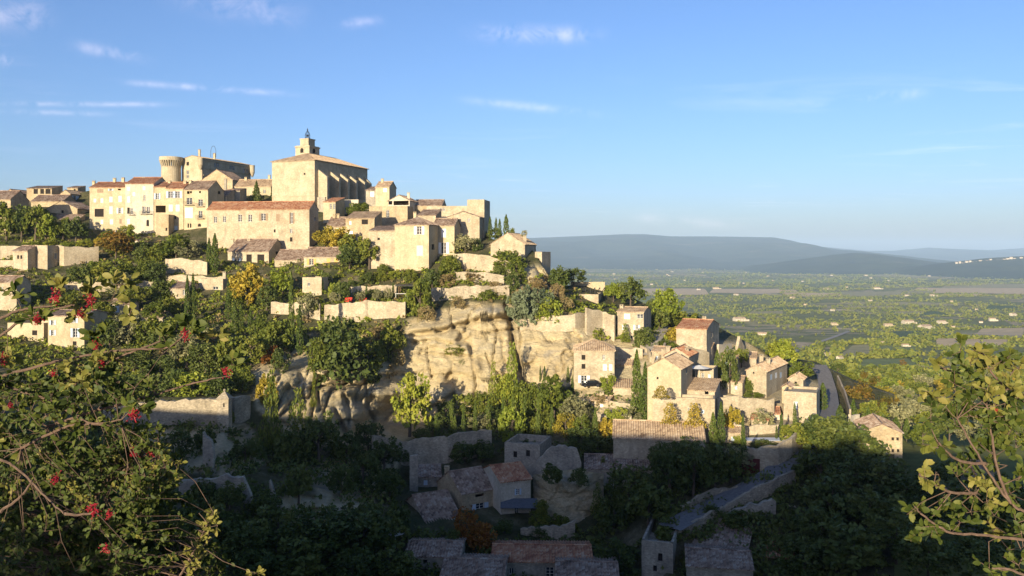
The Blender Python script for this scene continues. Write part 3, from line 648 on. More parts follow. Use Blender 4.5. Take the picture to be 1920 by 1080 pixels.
        mb.quad(eD, eA, eA + e * th, eD + e * th); mb.quad(eC, eD, eD - b * th, eC - b * th)
    mb.build('wall', M[wm], root, org)
    if rb.v:
        ro = rb.build('roof', rm_, root, org)
        if cap.v: link('ridge', cap.mesh('ridge', org), ro, rm_)
        # stepped cornice under the front eave
        if roof in ('gx', 'hip') and W > 4:
            q = MB(); q.box(eA + n * 0.003 - up * 0.34, e * W, n * 0.16, up * 0.2); q.box(eA + n * 0.003 - up * 0.5, e * W, n * 0.09, up * 0.157); q.build('cornice', M[wm], root, org)
    for lst, Q, ee, nn in ((fr, A, e, n), (sd, B, b, sn)):
        WW = W if lst is fr else L
        for (u0, u1, z0, z1, kind) in lst:
            if u0 < 0.06 or u1 > WW - 0.06 or z1 > H - 0.06: continue
            opening(root, org, Q, ee, nn, u0, u1, z0, z1, kind)
    for (px, py, hp) in chim:       # chimney seen at pixel px with its top at py
        k = (px - 960) / F; Dm = mid.y if roof != 'gy' else (eA.y * .4 + mid.y * .6)
        zt = -Dm * (py - HY) / F; q = MB(); hh = hp * Dm / F + 1.0; x = k * Dm
        q.box((x - .4, Dm - .35, zt - hh), (0.8, 0, 0), (0, 0.7, 0), (0, 0, hh)); q.box((x - .48, Dm - .43, zt + 0.003), (0.96, 0, 0), (0, 0.86, 0), (0, 0, 0.12))
        for s_ in (-.34, .18): q.box((x + s_, Dm - .3, zt + .123), (.16, 0, 0), (0, .6, 0), (0, 0, .2))
        q.box((x - .45, Dm - .4, zt + .326), (.9, 0, 0), (0, .8, 0), (0, 0, .08))
        q.build('chimney', M[wm], root, org)
    root['nick'] = nick
    return dict(root=root, A=A, B=B, e=e, n=n, b=b, W=W, L=L, H=H, zb=zb, ze=ze, org=org, D=D)

# --- far-left crest
bld('stone house with low tiled roof at the far left of the crest','the far-left crest house',-60,20,22,440,373,4,'gx',358,'warm','t_brown',[(2,384,5,8,'w')],L=9)
bld('gabled house behind the far-left trees with a pale end wall','the pale gabled crest house',8,30,52,420,362,12,'gy',355,'warm','t_brown',L=9,d=318)
bld('crest house with a loggia of three dark openings under its roof','the loggia house',50,97,99,400,353,3,'sh',351,'warm','t_brown',[(67,359,7,8,'d'),(79,359,6,8,'d'),(90,359,8,8,'d')],d=312,L=7)
bld('long low stone house with dark mossy roof behind the square trees','the mossy-roofed house',58,118,120,430,377,3,'gx',366,'warm','t_brown',[(70,392,4,6,'w')],d=296,L=9)
bld('tall house with shaded blue side wall and rows of windows','the blue-shaded tall house',113,131,167,425,363,14,'gy',356,'warm','t_pale',[(122,378,4,7,'w')],[(140,371,4,7,'sb'),(150,372,4,7,'sb'),(159,373,4,7,'sb'),(150,388,4,9,'sb'),(159,389,4,9,'sb')],d=303)
bld('small square rooftop lookout above the tall shaded house','the rooftop lookout',126,146,147,372,352,5,'sh',350,'warm','t_brown',[(140,356,3,3,'d')],d=316,L=5)
bld('stone barn with a plain pale gable beside the tall left block','the pale gabled barn',88,145,150,440,391,7,'gy',377,'warm','t_brown',[(117,397,4,5,'d')],L=10,d=286)
bld('low lean-to with dark tiled roof against the pale barn','the lean-to',93,145,146,445,413,7,'sh',402,'grey','t_brown',[],L=4,d=280)
# --- tall left block
WIN1 = [(188,358,10,6,'cn'),(208,355,4,5,'sb'),(224,354,5,5,'sb'),(178,376,4,6,'cb'),(191,376,4,7,'cb'),(208,374,5,9,'cb'),(225,373,5,10,'cb'),(208,394,5,12,'cb'),(225,395,5,9,'sw'),(191,416,4,7,'cb'),(209,416,5,8,'cb'),(226,415,4,8,'cn')]
t1 = bld('tall pale facade with a wooden loggia at the left end of the block','the loggia facade',168,235,236,462,351,2,'gx',342,'cream','t_red',WIN1+[(186,399,17,15,'l')],chim=[(176,341,8),(215,336,4),(231,335,5)],d=276,L=11)
bld('tallest pale facade of the left block with long iron balconies','the balcony facade',235,288,303,466,344,2,'gx',333,'white','t_red',[(241,354,4,6,'cb'),(270,353,4,6,'cb'),(251,364,4,6,'cb'),(241,374,4,10,'cb'),(271,371,3,10,'w'),(241,395,4,10,'dB'),(247,396,4,10,'wB'),(270,394,5,12,'wB'),(278,394,5,11,'wB'),(241,415,4,8,'cb'),(277,418,5,12,'AB')],chim=[(270,334,4)],d=275,L=12)
bld('narrow ochre facade with a covered terrace between taller houses','the terrace facade',289,311,312,466,350,2,'gx',342,'cream','t_red',[(295,368,5,10,'sb'),(302,392,20,13,'l')],d=275,L=10)
bld('round-cornered stone bastion below the covered terrace','the stone bastion',292,316,320,466,402,3,'f',None,'warm','t_red',[(312,430,3,5,'d')],d=270,L=5,cat='bastion',name='stone_bastion')
bld('cream facade with two pairs of blue-grey shutters side by side','the blue-shuttered facade',311,344,346,466,353,2,'gx',342,'cream','t_red',[(320,365,7,11,'sb'),(333,365,7,11,'sb'),(320,390,6,11,'cb'),(333,390,6,11,'cb'),(327,408,5,5,'d'),(330,428,5,8,'cb')],chim=[(318,341,7)],d=274,L=10)
bld('pale house with stacked iron balconies and an arched lower door','the stacked-balcony house',345,390,420,478,355,9,'gy' if False else 'gx',340,'cream','t_brown',[(353,359,4,8,'w'),(358,359,3,6,'w'),(375,358,3,7,'w'),(355,377,9,11,'wB'),(376,380,7,11,'wB'),(354,399,12,17,'cb'),(376,402,6,12,'wB'),(353,423,2.4,7,'d'),(357.4,423,2.4,7,'d'),(374,422,6,6,'A'),(355,437,6,13,'A'),(371,435,2.4,8,'d')],[(411,360,4,7,'w')],chim=[(347,341,6),(357,340,6)],d=272)
bld('grey-sided annex with a tall chimney right of the balconies','the grey annex',392,423,452,440,368,10,'gx',356,'grey','t_brown',[],[(438,365,3,5,'w')],chim=[(423,337,30)],d=284)
# --- castle
cs = bld('long castle wing in shade with mullioned windows and string courses','the castle',341,379,470,345,296,21,'gy',292,'church','t_pale',[(352,307,4,6,'d'),(352,323,4,6,'w'),(352,331,4,5,'w')],[(404,309,4,7,'w'),(409,310,4,7,'w'),(433,314,4,7,'w'),(438,315,4,7,'w'),(458,320,4,7,'w'),(463,320,4,7,'w'),(404,325,4,7,'w'),(433,330,4,7,'w'),(460,333,4,6,'w')],chim=[(374,282,7),(402,289,6)],d=326,cat='castle',name='castle',sink=6)
# string courses on the shaded wing, corner turret and the round keep tower
q = MB()
for zf in (0.0, 0.38, 0.72): q.box(cs['B'] + cs['b'] * 0.5 + Vector((0, 0, cs['H'] * (1 - zf * 0.5) - 0.9)) + cs['e'] * 0.003, cs['b'] * (cs['L'] - 1), cs['e'] * 0.28, (0, 0, 0.32))
q.build('string_course', M['church'], cs['root'], cs['org'])
def lathe(mb, c, prof, n=28):
    pts = [(c[0] + r * math.cos(2 * math.pi * k / n), c[1] + r * math.sin(2 * math.pi * k / n), c[2] + z) for r, z in prof for k in range(n)]
    uv = [(r * 2 * math.pi * k / n, z) for r, z in prof for k in range(n)]
    mb.add(pts, [(i * n + k, i * n + (k + 1) % n, (i + 1) * n + (k + 1) % n, (i + 1) * n + k) for i in range(len(prof) - 1) for k in range(n)], uv)
c = P(321, 345, 328); hh = 328 * (345 - 295) / F; rt = empty('round_tower', c); tag(rt, 'round castle tower with a flared machicolated crown', 'tower'); BUILT.append((321, 320, 'the round tower'))
q = MB(); lathe(q, (0, 0, 0), [(3.75, -8), (3.7, hh * .15), (3.62, hh * .16), (3.55, hh * .62), (3.62, hh * .63)]); q.build('shaft', M['church'], rt)
q = MB(); lathe(q, (0, 0, 0), [(3.6, hh * .86), (4.35, hh * .862), (4.35, hh * 1.0), (3.95, hh * 1.0), (3.95, hh * .93), (0.1, hh * .93)]); q.build('parapet', M['church'], rt)
for k in range(30):
    a = 2 * math.pi * k / 30; q = MB(); u = Vector((math.cos(a), math.sin(a), 0)); v = Vector((-u.y, u.x, 0))
    q.add([u * 3.5 - v * .2 + Vector((0, 0, hh * .63)), u * 3.5 + v * .2 + Vector((0, 0, hh * .63)), u * 4.33 + v * .2 + Vector((0, 0, hh * .858)), u * 4.33 - v * .2 + Vector((0, 0, hh * .858)), u * 3.5 - v * .2 + Vector((0, 0, hh * .858)), u * 3.5 + v * .2 + Vector((0, 0, hh * .858))],
          [(0, 1, 2, 3), (0, 3, 4), (1, 5, 2), (0, 4, 5, 1), (3, 2, 5, 4)]); q.build('corbel', M['church'], rt)
q = MB(); lathe(q, (0, 0, 0), [(3.7, hh * .625), (3.7, hh * .645)]); q.build('moulding', M['church'], rt)
def turret(label, px, yt, yb, D, r, parent_nick):
    c = P(px, yb, D); h = D * (yb - yt) / F; o = empty('corner_turret', c); tag(o, label, 'turret')
    q = MB(); lathe(q, (0, 0, 0), [(0.2, -0.5), (r * .6, 0.2), (r * .95, h * .3), (r, h * .32), (r, h * .9), (r * 1.08, h * .91), (r * 1.08, h), (0.05, h)], 14); q.build('wall', M['church'], o); return o
turret('small round turret on the far right corner of the castle', 473, 310, 330, 352, 1.0, '')
turret('rounded corner turret at the right edge of the castle front', 376, 296, 316, 325, 1.0, '')
ir = MB()
for k in range(9):
    a0 = math.pi * k / 9; a1 = math.pi * (k + 1) / 9; cc = P(400, 290, 335)
    ir.tube([cc + Vector((1.0 * math.cos(a0), 0, 1.2 + 2.2 * math.sin(a0))), cc + Vector((1.0 * math.cos(a1), 0, 1.2 + 2.2 * math.sin(a1)))], 0.07, 5)
ir.tube([cc + Vector((1, 0, -1)), cc + Vector((1, 0, 1.2))], .07, 5); ir.tube([cc + Vector((-1, 0, -1)), cc + Vector((-1, 0, 1.2))], .07, 5)
tag(ir.build('rooftop_bell_arch', M['iron']), 'thin iron bell arch on the castle roof', 'bell frame')
bld('lit gabled house in front of the castle wing','the castle-front house',378,436,470,372,337,12,'gy',318,'warm','t_brown',[],[(455,343,3,5,'d')],d=312,L=10)
bld('low house with tan roofs between castle and church','the tan-roofed house',440,508,512,385,349,5,'gx',337,'cream','t_pale',[(452,357,4,7,'w'),(496,359,4,6,'w')],chim=[(461,334,6),(505,330,10)],d=303,L=9)
bld('small stone shed with flat roof beside the dark conifers','the stone shed',425,450,453,395,357,8,'sh',354,'grey','t_brown',[(438,365,3,5,'d')],d=290,L=5)
# --- church
ch = bld('large pale church with a broad blank end wall and buttressed side','the church',510,590,689,392,299,21.5,'hip',294,'church','t_pale',[(571,326,3,3,'d')],[],d=288,cat='church',name='church',sink=6,over=0.5)
A, B, e, n, b, zb, ze, org = ch['A'], ch['B'], ch['e'], ch['n'], ch['b'], ch['zb'], ch['ze'], ch['org']; up = Vector((0, 0, 1))
for i, fr_ in enumerate((0.06, 0.27, 0.44, 0.60, 0.77, 0.93)):
    o = B + b * (ch['L'] * fr_); tall = (5.6 if i == 0 else 3.3); q = MB(); th = 1.15; top = ze - 3.2 - o.z; out = 3.6 if i < 5 else 2.6
    p = [o, o + b * th]; 
    v = [p[0] + up * 0, p[0] + e * out, p[0] + e * out + up * (top - 2.6), p[0] + up * (top)]; v2 = [x + b * th for x in v]
    q.add(v + v2, [(0, 1, 2, 3), (7, 6, 5, 4), (1, 5, 6, 2), (2, 6, 7, 3), (0, 4, 5, 1)], [(x.dot(e) + x.dot(b), x.z) for x in v + v2]); q.build('buttress', M['church'], ch['root'], org)
q = MB(); q.box(B + b * 1.5 + e * 0.004 + up * 0, b * (ch['L'] - 1.5), e * 3.2, up * (ze - zb - 12.6)); q.build('side_chapel', M['grey'], ch['root'], org)
q = MB(); q.box(A + n * 0.003 + up * (ch['H'] * .46), e * ch['W'], n * .14, up * .22); q.build('string_course', M['church'], ch['root'], org)
tw = bld('square church bell tower with arched openings and a stepped top','the bell tower',554,580,599,299,272,21,'f',None,'church','t_pale',[(566,282,6,9,'A')],[(589,283,6,9,'A')],d=299,cat='bell tower',name='bell_tower',sink=6)
q = MB(); o = tw['A'] + up * tw['H']; W_, L_ = tw['W'], tw['L']
q.box(o - tw['e'] * .25 + tw['n'] * .25 - up * .6, tw['e'] * (W_ + .5), tw['b'] * (L_ + .5), up * .35); q.build('cornice', M['church'], tw['root'], tw['org'])
q = MB(); ins = W_ * .2; q.box(o + tw['e'] * ins + tw['b'] * ins - up * .6, tw['e'] * (W_ - 2 * ins), tw['b'] * (L_ - 2 * ins), up * 2.9)
q.box(o + tw['e'] * (ins - .2) + tw['b'] * (ins - .2) + up * 2.303, tw['e'] * (W_ - 2 * ins + .4), tw['b'] * (L_ - 2 * ins + .4), up * .3); q.build('upper_stage', M['church'], tw['root'], tw['org'])
ctr = o + tw['e'] * W_ / 2 + tw['b'] * L_ / 2 + up * 2.6; q = MB(); S = 0.85
for k in range(8):
    a = 2 * math.pi * k / 8; u = Vector((math.cos(a), math.sin(a), 0)) * S
    q.tube([ctr + u, ctr + u * 1.0 + up * 1.5, ctr + u * .75 + up * 2.2, ctr + u * .2 + up * 2.9, ctr + up * 3.9], .055, 5)
for zz in (0.5, 1.5): 
    for k in range(8):
        a, a2 = 2 * math.pi * k / 8, 2 * math.pi * (k + 1) / 8; q.tube([ctr + Vector((math.cos(a), math.sin(a), 0)) * S + up * zz, ctr + Vector((math.cos(a2), math.sin(a2), 0)) * S + up * zz], .05, 4)
q.tube([ctr + up * .9, ctr + up * 1.3, ctr + up * 1.6], [.5, .38, .1], 10)
q.tube([ctr - Vector((.35, 0, -3.5)), ctr + Vector((.35, 0, 3.5))], .05, 4)
q.build('iron_campanile', M['iron'], tw['root'], tw['org'])
# --- long building and middle village
bld('long pale building under a red tiled roof in mid village','the long red-roofed building',388,580,597,500,391,8,'gx',374,'pale','t_red',[(404,412,5,10,'w'),(421,411,5,10,'w'),(450,409,6,12,'w'),(469,409,6,12,'w'),(494,407,7,12,'sn'),(521,408,6,12,'cn'),(547,409,4,18,'sn'),(515,433,3,5,'d'),(546,433,4,7,'w'),(546,449,4,7,'d'),(520,450,3,3,'d')],[(591,410,3,7,'w')],d=250,over=.4)
bld('small ochre house with two dark windows below the church','the two-window house',606,629,636,415,378,18,'sh',371,'cream','t_red',[(620,387,3.4,9,'w'),(626.5,387,3.4,9,'w')],d=276,L=6)
bld('whitish house under the church buttresses','the whitewashed house',640,672,690,400,374,15,'f',None,'white','t_red',[],d=284,L=6)
bld('stone house with tan roof and green shutter left of the cream house','the green-shutter house',612,648,650,462,424,7,'gx',398,'warm','t_brown',[(634,430,6,6,'cg')],chim=[(627,404,16),(634,403,12)],d=252,L=9)
bld('stone house with covered roof terrace and dark openings','the roof-terrace house',648,702,704,470,409,7,'sh',397,'warm','t_pale',[(684,416,10,8,'d'),(657,418,3,6,'cw'),(656,436,9,5,'cw')],d=248,L=8)
bld('tiny tower house on the skyline right of the church','the skyline tower house',704,730,733,380,350,14,'gx',340,'cream','t_pale',[(722,356,6,7,'cw')],chim=[(717,337,5)],d=278,L=6)
bld('grey skyline house attached to the end of the church','the grey skyline house',686,704,707,385,356,14,'sh',350,'grey','t_brown',[(698,364,6,8,'cw')],d=281,L=5)
bld('white gabled house with a wide glazed front on the skyline','the white glazed house',728,768,781,395,376,13,'gy',366,'white','t_brown',[(752,380,24,8,'w'),(732,379,6,8,'d')],chim=[(766,363,6)],d=266,L=8)
bld('curved stone wall house with a white door under the skyline','the white-door house',692,764,778,425,386,10,'f',None,'warm','t_brown',[(727,401,5,12,'w'),(699,385,2,2,'d')],d=262,L=6)
bld('brown-roofed skyline house right of the white gable','the brown skyline house',776,828,830,400,385,6,'gx',375,'warm','t_brown',[],d=270,L=8)
bld('long pale skyline house with two small windows','the long skyline house',800,880,882,420,386,5,'f',None,'pale','t_brown',[(827,393,3.5,5,'w'),(832,393,3.5,5,'w')],d=258,L=7)
bld('tall blank tower house at the right end of the skyline','the blank tower',876,908,913,448,374,9,'f',None,'pale','t_brown',[],d=243,L=9,cat='tower',name='tower_house')
bld('pale stone house with shaded end wall above the cream house','the pale upper house',783,817,826,435,403,11,'sh',393,'pale','t_brown',[],d=244,L=6)
bld('lit gable house below the blank tower','the lit gable house',838,899,908,455,407,9,'gy',397,'pale','t_brown',[(879,413,4,6,'w')],d=238,L=9)
bld('tall cream house with white shutters and a hipped roof','the tall cream house',740,804,828,508,421,13,'hip',408,'cream','t_brown',[(786,431,8,15,'sw'),(787,470,10,17,'cg')],[(812,463,5,9,'d')],chim=[(778,400,10)],d=224)
bld('old stone house with sloping top joined to the cream house','the old sloping house',692,740,741,508,432,10,'sh',424,'pale','t_brown',[(710,448,4,4,'d')],d=227,L=7)
bld('narrow cream house with white shutters right of the tall cream house','the narrow cream house',812,852,857,485,422,10,'gx',410,'cream','t_brown',[(832,437,7,14,'cw'),(832,465,8,18,'sw')],chim=[(848,407,8)],d=231,L=7)
bld('stone house with broad gable at the brow of the cliff','the brow gable house',920,984,1005,516,458,17,'gy',437,'pale','t_pale',[],[],chim=[(984,444,4)],d=222)
bld('square stone annex perched on the rock edge','the rock-edge annex',1003,1016,1021,524,472,25,'f',None,'pale','t_pale',[(1010,490,2.5,10,'d')],d=222,L=6)
bld('house with tiled roof and columned loggia below the long building','the loggia villa',427,504,536,512,471,10,'gx',448,'pale','t_brown',[(444,476,7,7,'w'),(444,491,7,12,'sb'),(467,488,10,22,'l'),(489,488,13,22,'l')],[(520,472,5,8,'w')],chim=[(436,450,8),(467,450,5),(502,452,8)],d=243)
bld('long low roofed house with small window right of the loggia villa','the low roofed house',515,570,572,512,487,6,'gx',466,'pale','t_brown',[(546,493,4,8,'d')],d=240,L=9)
bld('two-storey house with ochre shutters and a glazed ground floor','the ochre-shutter house',570,637,639,520,481,6,'gx',462,'pale','t_brown',[(584,491,7,10,'so'),(616,489,6,9,'co'),(630,489,6,9,'co'),(587,511,12,8,'w'),(622,510,24,10,'w')],chim=[(606,468,6)],d=234,L=8)
bld('square stone tower block with a tiny window in the gardens','the garden tower block',567,603,606,572,520,8,'f',None,'pale','t_brown',[(579,533,4,6,'w')],d=214,L=8)
# --- left gardens
bld('small stone cottage with paired windows by a wall at far left','the paired-window cottage',24,52,72,522,470,12,'gx',461,'pale','t_brown',[(34,482,3,6,'d'),(40,482,3,6,'d')],d=236,L=7)
bld('tall block house with half in shade and one white window','the half-shaded block house',66,89,119,524,460,15,'f',None,'pale','t_brown',[],[(104,480,5,10,'w'),(101,508,4,6,'d')],d=238)
bld('garden wall house with a wide arch at the left edge','the arch wall',-40,26,27,520,488,6,'f',None,'pale','t_brown',[(15,508,14,16,'A')],d=238,L=5)
bld('brown roofed house with shaded gable at the left edge','the left-edge house',-60,31,58,576,529,12,'gx',513,'pale','t_brown',[(4,543,4,8,'w')],d=207)
bld('small house with pale door peeping out of the left gardens','the peeping house',205,243,256,592,570,12,'gx',556,'pale','t_brown',[(219,579,7,12,'cb')],d=208)
bld('small tiled cottage half hidden by trees in the left gardens','the half-hidden cottage',266,305,326,618,596,12,'gx',577,'pale','t_brown',[(290,601,6,6,'w')],d=203)
bld('cream house with blue-grey shutters behind the red berries','the blue-shuttered cream house',90,158,160,668,592,5,'gx',584,'cream','t_brown',[(99,605,5,8,'sb'),(138,601,7,8,'sb'),(99,624,5,9,'sb'),(141,624,7,15,'sb'),(140,644,6,7,'d')],d=187,L=9)
bld('plain lower wing left of the blue-shuttered cream house','the plain lower wing',14,82,92,664,606,10,'f',None,'cream','t_brown',[(65,624,8,8,'d')],d=190,L=7)
bld('pale garden house with tiled roof behind twin cypresses','the twin-cypress house',318,350,352,582,540,8,'gx',529,'pale','t_brown',[(345,548,4,9,'w'),(344,570,6,10,'w')],d=219,L=8)
bld('pale flat-topped house with chimney above the cypresses','the flat-topped house',372,418,424,562,523,10,'f',None,'pale','t_brown',[(404,540,8,5,'w')],chim=[(421,512,30)],d=224,L=7)
bld('white garden shed with tan roof under the left block','the white shed',250,262,274,470,455,14,'gy',441,'white','t_brown',[],d=262,L=6)
# --- right spur
bld('square pale house at the foot of the cliff with few windows','the cliff-foot house',1076,1152,1154,726,657,5,'hip',636,'pale','t_pale',[(1094,670,6,8,'d'),(1094,687,6,8,'d'),(1095,711,9,12,'sw'),(1132,670,4,8,'w'),(1134,689,6,10,'cw'),(1145,689,5,10,'cw')],d=181,L=9)
bld('pale house with a curved parapet below the big round tree','the parapet house',1157,1207,1221,650,585,22,'gx',576,'pale','t_pale',[(1176,593,9,9,'cw'),(1200,592,10,8,'w'),(1172,614,4,8,'sw'),(1194,614,5,8,'sw'),(1182,637,8,13,'w')],[(1214,612,4,8,'w')],chim=[(1165,574,5)],d=200)
bld('stage building with a pale blank front and small white door','the stage building',1063,1122,1130,582,552,12,'f',None,'pale','t_pale',[(1100,572,5,11,'w')],d=214,L=10)
bld('long pale back wall above the stage terrace','the stage back wall',1070,1134,1136,560,529,4,'f',None,'cream','t_pale',[],d=228,L=2.5)
bld('tall square house with a red tiled roof on the spur','the red-roofed spur house',1268,1325,1348,700,617,24,'gx',601,'pale','t_red',[],[(1335,627,4,9,'w')],chim=[(1320,596,6)],d=194)
bld('gabled pale house with a red roof behind the big plain house','the middle red-roofed house',1246,1292,1302,712,668,24,'gy',653,'pale','t_red',[(1273,674,3,3,'d')],chim=[(1252,652,9),(1287,656,7)],d=180,L=8)
bld('big plain gabled house with three tiny windows and yellow creeper','the big plain house',1214,1277,1298,806,692,24,'gy',672,'cream','t_pale',[(1233,687,3,3,'d'),(1233,709,3,4,'d'),(1233,732,3,4,'d')],[(1288,695,4,8,'w')],d=165)
bld('low annex with glazed door and roof terrace beside the plain house','the terrace annex',1280,1340,1346,800,733,22,'sh',715,'pale','t_pale',[(1325,733,6,11,'w')],d=168,L=7)
bld('pale house with several roofs and chimneys near the lane','the many-chimney house',1399,1437,1476,755,697,32,'gy',678,'pale','t_pale',[(1413,699,2.5,3,'d')],[(1446,707,4,9,'cb'),(1455,704,4,9,'cw'),(1464,703,4,9,'cb')],chim=[(1427,668,10),(1440,674,9),(1428,683,8)],d=183)
bld('long stone outbuilding with pale roof behind the many-chimney house','the stone outbuilding',1368,1418,1420,700,672,18,'gx',660,'drywall','t_pale',[],d=202,L=7)
bld('square terrace house with flat roof beside the lane','the lane terrace house',1469,1531,1535,803,737,24,'f',None,'pale','t_pale',[(1492,760,6,12,'cw')],d=170,L=8)
bld('small dark-roofed porch house on the terrace by the lane','the dark-porch house',1466,1484,1490,770,727,26,'gy',716,'warm','t_brown',[(1475,737,6,8,'d')],d=178,L=4)
bld('long low house with a sunlit pale tiled roof near the shadow line','the long sunlit roof house',1150,1322,1330,862,826,8,'gx',790,'pale','t_pale',[(1302,817,7,8,'w'),(1264,822,8,8,'w'),(1318,814,6,7,'w')],d=154,L=11)
bld('small pale garden house with tiled roof by the big cypresses','the garden pavilion',1150,1190,1192,748,727,8,'sh',717,'pale','t_pale',[(1176,722,16,8,'l')],d=178,L=5)
bld('small red-roofed outhouse behind a rounded olive','the red-roofed outhouse',1400,1462,1464,790,776,14,'gx',762,'white','t_red',[],d=172,L=6)
bld('three-storey stone house half in shadow at the right','the half-shadowed right house',1618,1692,1716,888,812,14,'gy',796,'warm','t_brown',[(1674,823,4,5,'d'),(1683,823,4,5,'d'),(1674,845,4,5,'d'),(1684,845,4,5,'d'),(1666,870,4,6,'d'),(1684,870,4,6,'d')],[],chim=[(1658,796,6)],d=150,L=10)
# --- shadowed hamlet
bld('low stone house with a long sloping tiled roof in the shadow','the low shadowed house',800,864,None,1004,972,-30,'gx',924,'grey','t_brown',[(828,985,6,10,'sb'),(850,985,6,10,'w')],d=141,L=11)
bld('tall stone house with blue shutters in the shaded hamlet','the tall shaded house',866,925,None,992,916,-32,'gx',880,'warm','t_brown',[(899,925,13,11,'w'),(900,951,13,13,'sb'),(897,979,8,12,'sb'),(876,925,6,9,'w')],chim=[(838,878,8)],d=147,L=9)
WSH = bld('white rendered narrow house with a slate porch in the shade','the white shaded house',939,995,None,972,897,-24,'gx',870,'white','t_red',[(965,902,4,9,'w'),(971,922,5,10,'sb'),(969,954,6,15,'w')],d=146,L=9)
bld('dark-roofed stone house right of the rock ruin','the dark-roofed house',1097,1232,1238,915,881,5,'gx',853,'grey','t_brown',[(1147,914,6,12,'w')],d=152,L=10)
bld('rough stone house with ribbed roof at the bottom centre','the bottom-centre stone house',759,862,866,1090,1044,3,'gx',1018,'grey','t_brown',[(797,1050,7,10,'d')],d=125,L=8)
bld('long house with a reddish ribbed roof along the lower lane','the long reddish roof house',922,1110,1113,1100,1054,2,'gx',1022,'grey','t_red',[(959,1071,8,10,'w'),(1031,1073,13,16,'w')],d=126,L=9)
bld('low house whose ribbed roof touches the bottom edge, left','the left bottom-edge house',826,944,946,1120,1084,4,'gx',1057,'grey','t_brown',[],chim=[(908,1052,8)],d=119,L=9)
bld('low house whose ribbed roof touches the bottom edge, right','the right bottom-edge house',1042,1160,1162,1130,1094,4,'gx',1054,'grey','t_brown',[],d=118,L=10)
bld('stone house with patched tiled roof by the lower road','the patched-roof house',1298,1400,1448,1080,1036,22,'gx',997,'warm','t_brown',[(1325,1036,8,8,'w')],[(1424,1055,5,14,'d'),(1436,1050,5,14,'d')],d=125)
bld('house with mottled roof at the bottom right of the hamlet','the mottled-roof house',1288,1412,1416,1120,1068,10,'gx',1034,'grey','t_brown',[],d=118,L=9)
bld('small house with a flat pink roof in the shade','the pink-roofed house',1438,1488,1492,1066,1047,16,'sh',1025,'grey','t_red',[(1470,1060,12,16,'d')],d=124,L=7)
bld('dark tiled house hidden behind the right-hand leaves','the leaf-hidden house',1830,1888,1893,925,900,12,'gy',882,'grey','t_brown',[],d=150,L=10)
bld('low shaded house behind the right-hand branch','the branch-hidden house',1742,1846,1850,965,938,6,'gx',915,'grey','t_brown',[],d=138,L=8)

# ------------------------------------------------------------------ free-standing walls
def wall(label, pts, mat='drywall', th=0.6, rag=0.17, d=None, cat='wall', name='stone_wall', sink=2.0):
    """pts (px, y of the top, y of the foot) along the wall; stands where its foot meets the ground"""
    rng = random.Random(int(pts[0][0])); mb = MB(); T = []; Bt = []
    fine = []
    for (x0, a0, b0), (x1, a1, b1) in zip(pts[:-1], pts[1:]):
        k = max(2, int(abs(x1 - x0) / 7) + 1)
        fine += [(x0 + (x1 - x0) * i / k, a0 + (a1 - a0) * i / k, b0 + (b1 - b0) * i / k) for i in range(k)]
    fine.append(pts[-1]); cum = 0; prev = None
    for (x, a, b_) in fine:
        D = d if d else Dg(x, b_); f_ = P(x, b_, D); tz = -D * (a - HY) / F + rng.uniform(-rag, rag) + .22 * math.sin(x * .11 + pts[0][0]) * math.sin(x * .043)
        if prev is not None: cum += (Vector((f_.x, f_.y, 0)) - prev).length
        prev = Vector((f_.x, f_.y, 0)); T.append((f_.x, f_.y, tz, f_.z - sink, cum))
    n = len(T); V = []; U = []
    for i, (x, y, tz, bz, c) in enumerate(T):
        x0, y0 = T[max(i - 1, 0)][:2]; x1, y1 = T[min(i + 1, n - 1)][:2]; dd = Vector((x1 - x0, y1 - y0, 0)).normalized(); nb = Vector((-dd.y, dd.x, 0)) * th
        if nb.y < 0 and abs(dd.x) > 0.2: nb = -nb
        V += [(x, y, bz), (x, y, tz), (x + nb.x, y + nb.y, tz + rng.uniform(-.05, .05)), (x + nb.x, y + nb.y, bz)]; U += [(c, bz), (c, tz), (c, tz + .5), (c, bz)]
    f = []
    for i in range(n - 1):
        a = i * 4; b_ = a + 4
        f += [(a, b_, b_ + 1, a + 1), (a + 1, b_ + 1, b_ + 2, a + 2), (a + 2, b_ + 2, b_ + 3, a + 3)]
    f += [(0, 1, 2, 3), ((n - 1) * 4 + 3, (n - 1) * 4 + 2, (n - 1) * 4 + 1, (n - 1) * 4)]
    mb.add(V, f, U); o = mb.build(name, M[mat]); tag(o, label, cat); return o
wall('rampart wall in shade with a little watch turret at its end', [(195,768,800),(300,752,800),(425,748,797)], 'drywall', 1.0)
wall('curved bastion wall at the right end of the rampart', [(440,745,798),(452,742,798),(468,742,786),(470,745,775)], 'drywall', 1.0)
wall('pale retaining wall under the red cushions', [(608,572,604),(680,566,604),(690,564,598),(760,566,596)], 'pale', .6)
wall('long terrace wall above the hedge garden', [(654,538,552),(700,536,552),(745,535,551)], 'pale', .5)
wall('garden retaining wall left of the terrace', [(508,566,588),(545,567,590),(600,570,600)], 'pale', .5)
wall('upper retaining wall under the narrow cream house', [(850,475,506),(890,475,508),(950,488,512),(960,500,514)], 'pale', .8)
wall('lower rubble wall under the brow of the village', [(850,509,525),(900,510,530),(945,516,534)], 'drywall', .7)
wall('rubble retaining wall along the top of the cliff', [(808,541,566),(880,536,560),(955,535,556)], 'drywall', .7)
wall('cliff-top wall right of the fissure', [(975,598,612),(1020,595,610),(1085,588,604),(1100,586,604)], 'pale', .6)
wall('stepped wall below the ivy patch', [(1100,578,620),(1130,585,625),(1152,590,640)], 'pale', .6)
wall('garden wall in half shade below the cypress row', [(700,818,868),(765,826,872),(840,818,868),(862,812,862),(922,808,856)], 'drywall', .7)
